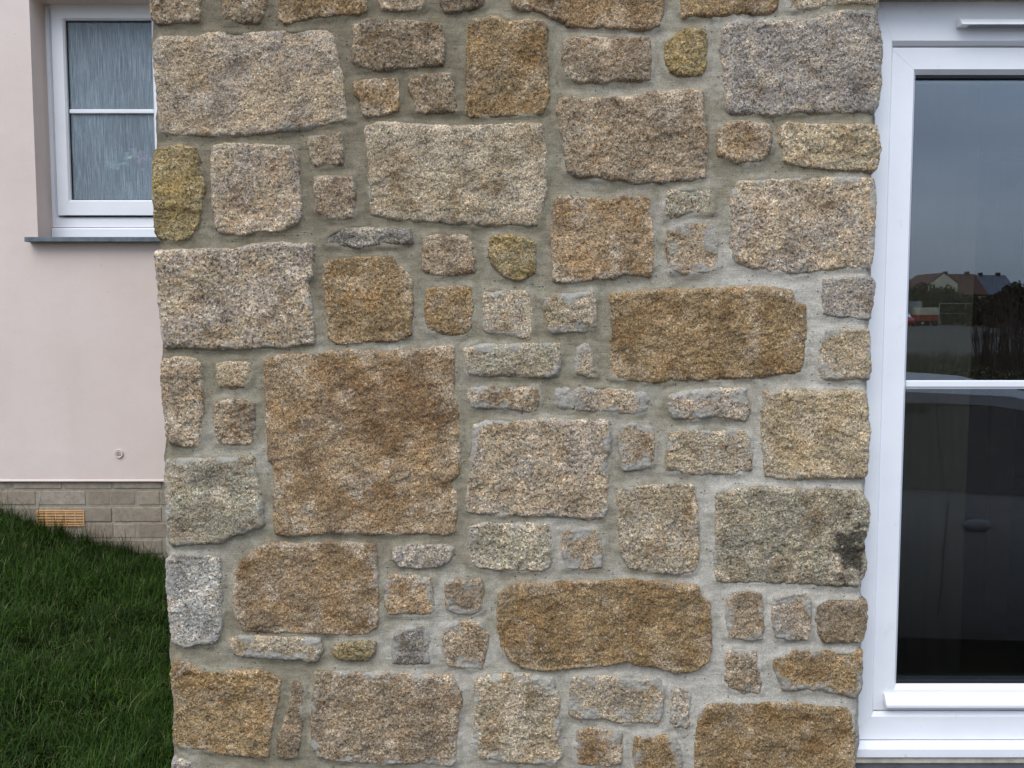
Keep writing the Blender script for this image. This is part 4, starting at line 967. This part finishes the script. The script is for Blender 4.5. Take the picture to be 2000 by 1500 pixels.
def car(name, loc, rz, paint, label):
    """hatchback, front towards its own +x, built about its own origin on the ground"""
    root = empty(name, loc, label, 'car', None, rz)
    # x, sill z, belt z, roof z, half width at belt, half width at roof
    S = [(-1.86, .42, .72, .74, .70, .62), (-1.80, .30, .92, .98, .78, .60), (-1.62, .24, .95, 1.25, .82, .58), (-1.30, .22, .95, 1.38, .84, .60),
         (-.85, .22, .94, 1.435, .85, .61), (-.3, .22, .92, 1.45, .85, .62), (.2, .22, .90, 1.43, .85, .61), (.62, .22, .88, 1.33, .85, .60),
         (.98, .22, .87, 1.10, .84, .62), (1.22, .23, .87, .92, .83, .66), (1.62, .26, .80, .83, .78, .60), (1.86, .32, .68, .70, .68, .52), (1.93, .40, .52, .54, .58, .45)]
    V = []; F = []; K = 7
    for (x, zs, zb_, zr_, wb, wr) in S:
        half = [(wb * .90, zs), (wb * .985, zs + .14), (wb, .5 * (zs + zb_) + .08), (wb * .985, zb_), (wr + .03, zr_ - .04), (wr - .08, zr_), (0, zr_ + .018)]
        V += [(x, -a, c) for a, c in half] + [(x, a, c) for a, c in half[-2::-1]]
    n = 2 * K - 1
    for i in range(len(S) - 1):
        for k in range(n - 1): F.append((i * n + k, (i + 1) * n + k, (i + 1) * n + k + 1, i * n + k + 1))
    F.append(tuple(range(n))); F.append(tuple(range(len(S) * n - 1, (len(S) - 1) * n - 1, -1)))
    b = MB(); b.add(V, F); body = b.build('body', paint, root, smooth=True, world=False)
    e = body.modifiers.new('es', 'EDGE_SPLIT'); e.split_angle = R(38)
    def side_pt(x, f, sgn, off=.006):
        for i in range(len(S) - 1):
            if S[i][0] <= x <= S[i + 1][0]:
                t = (x - S[i][0]) / (S[i + 1][0] - S[i][0]); a = [p + t * (q - p) for p, q in zip(S[i], S[i + 1])]
                y0, z0 = a[4] * .985, a[2]; y1, z1 = a[5] + .03, a[3] - .04
                return (x, sgn * (y0 + f * (y1 - y0) + off), z0 + f * (z1 - z0))
    for sgn in (-1, 1):
        for (xs_, f0) in (((-1.22, -1.0, -.8, -.5, -.168), .08), ((-.164, .1, .35, .6, .86), .08)):
            b = MB()
            lo = [side_pt(x, f0, sgn) for x in xs_]; hi = [side_pt(min(x, .70), .9, sgn) for x in xs_]
            if xs_[0] < -1: hi[0] = side_pt(-1.1, .8, sgn)
            hi[-1] = side_pt(.45, .92, sgn) if xs_[-1] > .5 else hi[-1]
            V = lo + hi; m_ = len(xs_); b.add(V, [(i, i + 1, m_ + i + 1, m_ + i) for i in range(m_ - 1)])
            o = b.build('side_window', M['carglass'], root, world=False); o.modifiers.new('t', 'SOLIDIFY').thickness = .004
        for xd in (-.17, .95):
            b = MB(); pts = [(xd - .01, sgn * .838, .36), (xd, sgn * .846, .5), (xd, sgn * .851, .645), (xd + .01, sgn * .846, .78), (xd + .02, sgn * .838, .90)]
            b.tube(pts, .003, 5); b.build('door_seam', M['trim'], root, world=False)
        b = MB(); blob(b, (-.02, sgn * .852, .80), .05, 1.35, .35, .62); d_ = b.build('door_handle', paint, root, smooth=True, world=False)
        b = MB(); blob(b, (.86, sgn * .94, .95), .07, 1.0, 1.3, .85); b.build('wing_mirror', M['trim'], root, smooth=True, world=False)
        for xw in (-1.2, 1.22):
            b = MB(); b.cyl((xw, sgn * .77, .30), (0, 1, 0), .30, .19, 28); wl = b.build('wheel', M['tyre'], root, bevel=.02, world=False)
            b = MB(); b.cyl((xw, sgn * .868, .30), (0, 1, 0), .205, .01, 24)
            for k in range(5):
                a = 2 * math.pi * k / 5; b.tube([(xw, sgn * .878, .30), (xw + .19 * math.cos(a), sgn * .875, .30 + .19 * math.sin(a))], .022, 6)
            b.build('rim', M['alloy'], wl, world=False)
        b = MB(); blob(b, (1.73, sgn * .60, .64), .10, 1.2, 1.0, .8); b.build('headlight', M['pane'], root, smooth=True, world=False)
        b = MB(); blob(b, (-1.80, sgn * .68, .80), .09, .6, 1.0, 1.5); b.build('tail_light', M['lamp'], root, smooth=True, world=False)
    b = MB(); b.quad((-1.645, -.5, .99), (-1.645, .5, .99), (-1.40, .46, 1.335), (-1.40, -.46, 1.335)); o = b.build('rear_window', M['carglass'], root, world=False); o.location = (-.035, 0, .03)
    b = MB(); b.quad((1.19, .58, .95), (1.19, -.58, .95), (.68, -.52, 1.33), (.68, .52, 1.33)); o = b.build('windscreen', M['carglass'], root, world=False); o.location = (.03, 0, .03)
    return root

car('parked_car', (2.28, -2.42, -.335), R(5), M['carpaint'], 'silver hatchback parked on the drive in front of the glazed door')
# distant yard: one steel container, a red car, an orange flatbed with a cream tilt, fence, hedge, houses
p = Q(1760, 637, 95); car('parked_car', (p[0], p[1], .22), R(95), M['redpaint'], 'red hatchback parked across the yard by the steel container')
p = Q(1778, 632, 100)
cn = empty('shipping_container', (p[0], p[1], .22), 'grey steel container standing across the yard', 'container')
b = MB(); b.box(p[0] - 1.3, p[0] + 1.2, p[1] - 6, p[1], 0.2, 2.9)
for k in range(10): b.box(p[0] - 1.2 + k * .24, p[0] - 1.1 + k * .24, p[1] + .001, p[1] + .04, 0.3, 2.8)
b.build('container_body', M['steel'], cn)
p = Q(1815, 628, 98)
lo = empty('flatbed_lorry', (p[0], p[1], .22), 'orange flatbed lorry with a cream tilt across the yard', 'lorry')
b = MB(); b.box(p[0] - 1.1, p[0] + 1.1, p[1] - 3, p[1], .8, 1.4); b.build('bed', M['rust'], lo, bevel=.03)
b = MB(); b.box(p[0] - 1.0, p[0] + 1.0, p[1] - 2.9, p[1] + .05, 1.41, 2.2); b.build('tilt', M['cream'], lo, bevel=.05)
for sx_ in (-.9, .9):
    for dy_ in (-.5, -2.5): b = MB(); b.cyl((p[0] + sx_, p[1] + dy_, .66), (1, 0, 0), .42, .25, 16); b.build('wheel', M['tyre'], lo)
def house(px0, px1, pyr, D, depth, rm_, label, gable_left=True):
    a = Q(px0, pyr, D); c = Q(px1, pyr, D); zr_ = a[2]; ze = zr_ - 2.6; x0, x1 = a[0], c[0]; y0, y1 = a[1] - depth, a[1]
    h_ = empty('house', ((x0 + x1) / 2, (y0 + y1) / 2, .22), label, 'house')
    b = MB(); b.box(x0, x1, y0, y1, .2, ze); ym = (y0 + y1) / 2
    for x in (x0, x1): b.add([(x, y0, ze), (x, y1, ze), (x, ym, zr_)], [(0, 1, 2)])
    b.build('wall', M['gable'], h_)
    b = MB()
    for (ya, yb) in ((y0 - .4, ym), (y1 + .4, ym)):
        s_ = (zr_ - ze) / (depth / 2); zz = ze - .4 * s_
        b.add([(x0 - .3, ya, zz), (x1 + .3, ya, zz), (x1 + .3, yb, zr_ + .02), (x0 - .3, yb, zr_ + .02), (x0 - .3, ya, zz + .2), (x1 + .3, ya, zz + .2), (x1 + .3, yb, zr_ + .22), (x0 - .3, yb, zr_ + .22)], [(0, 1, 2, 3), (4, 7, 6, 5), (0, 4, 5, 1), (1, 5, 6, 2), (2, 6, 7, 3), (3, 7, 4, 0)])
    rf = b.build('roof', rm_, h_)
    for xc in (x0 + .8, x1 - .8): b = MB(); b.box(xc - .25, xc + .25, ym - .25, ym + .25, zr_ - .3, zr_ + .55); b.build('chimney', M['roof'], rf)
    for k in range(int((x1 - x0) / 2.2)):
        xc = x0 + 1.2 + k * 2.2
        f = MB(); f.box(xc - .5, xc + .5, y1, y1 + .04, 1.0, 2.2); wf = f.build('window', M['upvc'], h_)
        f = MB(); f.box(xc - .42, xc + .42, y1 + .041, y1 + .05, 1.08, 2.12); f.build('pane', M['pane'], wf)
house(1858, 1925, 536, 125, 7, M['roof'], 'long cream house with a brown tiled roof beyond the yard hedge')
house(1928, 1985, 538, 132, 7, M['slateroof'], 'cream house with a grey slate roof beyond the yard hedge')
house(1690, 1790, 538, 112, 7, M['roof'], 'brown roofed house behind the steel container')
# gabled house end turned to the yard
p = Q(1844, 534, 118); gh = empty('house', (p[0], p[1] - 4, .22), 'cream house turned gable end towards the yard', 'house')
b = MB(); hw = .9 * 118 / 60; b.box(p[0] - hw, p[0] + hw, p[1] - 8, p[1], .2, p[2] - 1.3)
for y in (p[1], p[1] - 8): b.add([(p[0] - hw, y, p[2] - 1.3), (p[0] + hw, y, p[2] - 1.3), (p[0], y, p[2])], [(0, 1, 2)])
b.build('wall', M['gable'], gh)
b = MB()
for s_ in (-1, 1): b.add([(p[0] + s_ * (hw + .2), p[1] - .0, p[2] - 1.42), (p[0] + s_ * (hw + .2), p[1] - 8, p[2] - 1.42), (p[0], p[1] - 8, p[2] + .02), (p[0], p[1], p[2] + .02), (p[0] + s_ * (hw + .2), p[1], p[2] - 1.3), (p[0] + s_ * (hw + .2), p[1] - 8, p[2] - 1.3), (p[0], p[1] - 8, p[2] + .14), (p[0], p[1], p[2] + .14)], [(0, 1, 2, 3), (4, 5, 6, 7), (0, 1, 5, 4), (0, 3, 7, 4), (1, 2, 6, 5)])
b.build('roof', M['roof'], gh)

def leafmass(name, cx, cy, z0, wx, wy, hz, n, leaf, label, cat, group):
    r_ = rng.random((n, 3)); ph = r_[:, 0] * 2 * np.pi; u = np.sqrt(r_[:, 1])
    x = cx + wx * u * np.cos(ph); y = cy + wy * u * np.sin(ph)
    top = hz * np.sqrt(np.clip(1 - (u * .85) ** 2, 0, 1)) * (1 + .35 * fbm(x, y, 77, max(wx, wy) * .35, 3))
    z = z0 + top * r_[:, 2] ** .5
    nrm = rng.normal(size=(n, 3)); nrm /= np.linalg.norm(nrm, axis=1)[:, None]; t = np.cross(nrm, rng.normal(size=(n, 3))); t /= np.linalg.norm(t, axis=1)[:, None]; bb = np.cross(nrm, t)
    c = np.stack([x, y, z], 1); s_ = leaf * rng.uniform(.5, 1.3, n)[:, None]
    V = np.stack([c - t * s_, c + bb * s_ * .6, c + t * s_, c - bb * s_ * .6], 1).reshape(-1, 3)
    F = np.arange(4 * n).reshape(-1, 4)
    o = raw_mesh(name, V, F, M['hedge']); return tag(o, label, cat, group)
for k, (px, py, D, hw_, hh_) in enumerate(((1790, 545, 108, 4.2, 3.9), (1850, 549, 106, 3.8, 3.6), (1900, 556, 104, 3.6, 3.3), (1950, 553, 90, 3.2, 3.4), (1995, 548, 84, 3.2, 3.5))):
    p = Q(px, 620, D); leafmass('hedge', p[0], p[1], .2, hw_, 1.6, (4.7, 4.2, 3.3, 3.1, 4.1)[k], 9000, .15, ('dark hedge clump behind the steel container', 'rounded hedge clump before the gable ended house', 'low hedge clump before the brown roofed house', 'dark hedge clump before the slate roofed house', 'hedge clump at the far right of the yard')[k], 'hedge', 'hedge clumps across the yard')
fn = empty('yard_fence', (50, -95, .25), 'thin galvanised mesh fence across the yard', 'fence')
p0 = Q(1835, 593, 92); p1 = Q(2040, 593, 92)
b = MB(); b.tube([p0, p1], .03, 5); b.tube([p0 - np.array((0, 0, 1.0)), p1 - np.array((0, 0, 1.0))], .02, 5); b.build('rail', M['galv'], fn)
for k in range(5):
    q = p0 + (p1 - p0) * k / 4; b = MB(); b.tube([(q[0], q[1], .2), tuple(q)], .035, 5); b.build('post', M['galv'], fn)
# bare shrubs nearer by, right of the yard
def shrub(cx, cy, h_, n, label):
    sh = empty('bare_shrub', (cx, cy, -.22), label, 'shrub', 'bare shrubs beside the yard'); b = MB()
    for k in range(n):
        a = random.uniform(0, 6.28); r_ = random.uniform(.1, .5) * h_ * .6; hh = h_ * random.uniform(.5, 1)
        x, y, z = cx + random.uniform(-.2, .2), cy + random.uniform(-.2, .2), -.24
        pts = [(x, y, z)]
        for t in (.35, .7, 1): pts.append((x + r_ * math.cos(a) * t + random.uniform(-.06, .06), y + r_ * math.sin(a) * t, z + hh * t))
        b.tube(pts, [.02, .014, .009, .004], 4)
        for q in range(5):
            i = random.choice((1, 2)); p_ = np.array(pts[i]) * .5 + np.array(pts[i + 1]) * .5
            b.tube([p_, p_ + np.array((random.uniform(-.3, .3), random.uniform(-.3, .3), random.uniform(.15, .45))) * h_ * .35], [.007, .003], 4)
    b.build('branches', M['twig'], sh)
for k, (px, D, h_) in enumerate(((1925, 26, 2.1), (1955, 22, 2.3), (1985, 24, 2.6), (2015, 20, 2.4))):
    p = Q(px, 640, D); shrub(p[0], p[1], h_, 26, ('low bare shrub at the edge of the rough verge', 'twiggy bare shrub in the rough verge', 'tall bare shrub in the rough verge', 'bare shrub at the far end of the rough verge')[k])
for k, (px, D, w_, h_) in enumerate(((1840, 18, 2.2, .5), (1900, 15, 2.0, .6), (1960, 17, 2.2, .9), (1780, 13, 1.6, .35))):
    p = Q(px, 660, D); leafmass('low_bush', p[0], p[1], -.2, w_, 1.6, h_ * .7, 5000, .035, ('low green bush in the verge nearest the yard', 'spreading green bush in the verge', 'taller green bush beneath the bare shrubs', 'flat green bush at the verge end')[k], 'bush', 'low bushes in the verge')
n_ = 42000
x = rng.uniform(-2, 18, n_); y = -5.6 - 20 * rng.random(n_) ** 1.2
keep = fbm(x, y, 981, 2.2, 3) > -.22; x, y = x[keep], y[keep]; n_ = len(x)
zg = np.interp(y, [q[0] for q in prof], [q[1] for q in prof])
hh = .12 + .22 * np.clip(.5 + fbm(x, y, 982, 1.3, 3), 0, 1) + .18 * (x > 6)
az = rng.uniform(0, 6.283, n_); ln = rng.normal(0, .12, (n_, 2)); wv = .014
V = np.stack([np.stack([x - wv * np.cos(az), y - wv * np.sin(az), zg - .02], 1), np.stack([x + wv * np.cos(az), y + wv * np.sin(az), zg - .02], 1), np.stack([x + ln[:, 0], y + ln[:, 1], zg + hh], 1)], 1).reshape(-1, 3)
o = raw_mesh('rough_grass', V, np.arange(3 * n_).reshape(-1, 3), M['hedge']); tag(o, 'rough olive grass on the verge before the yard', 'grass', kind='stuff')
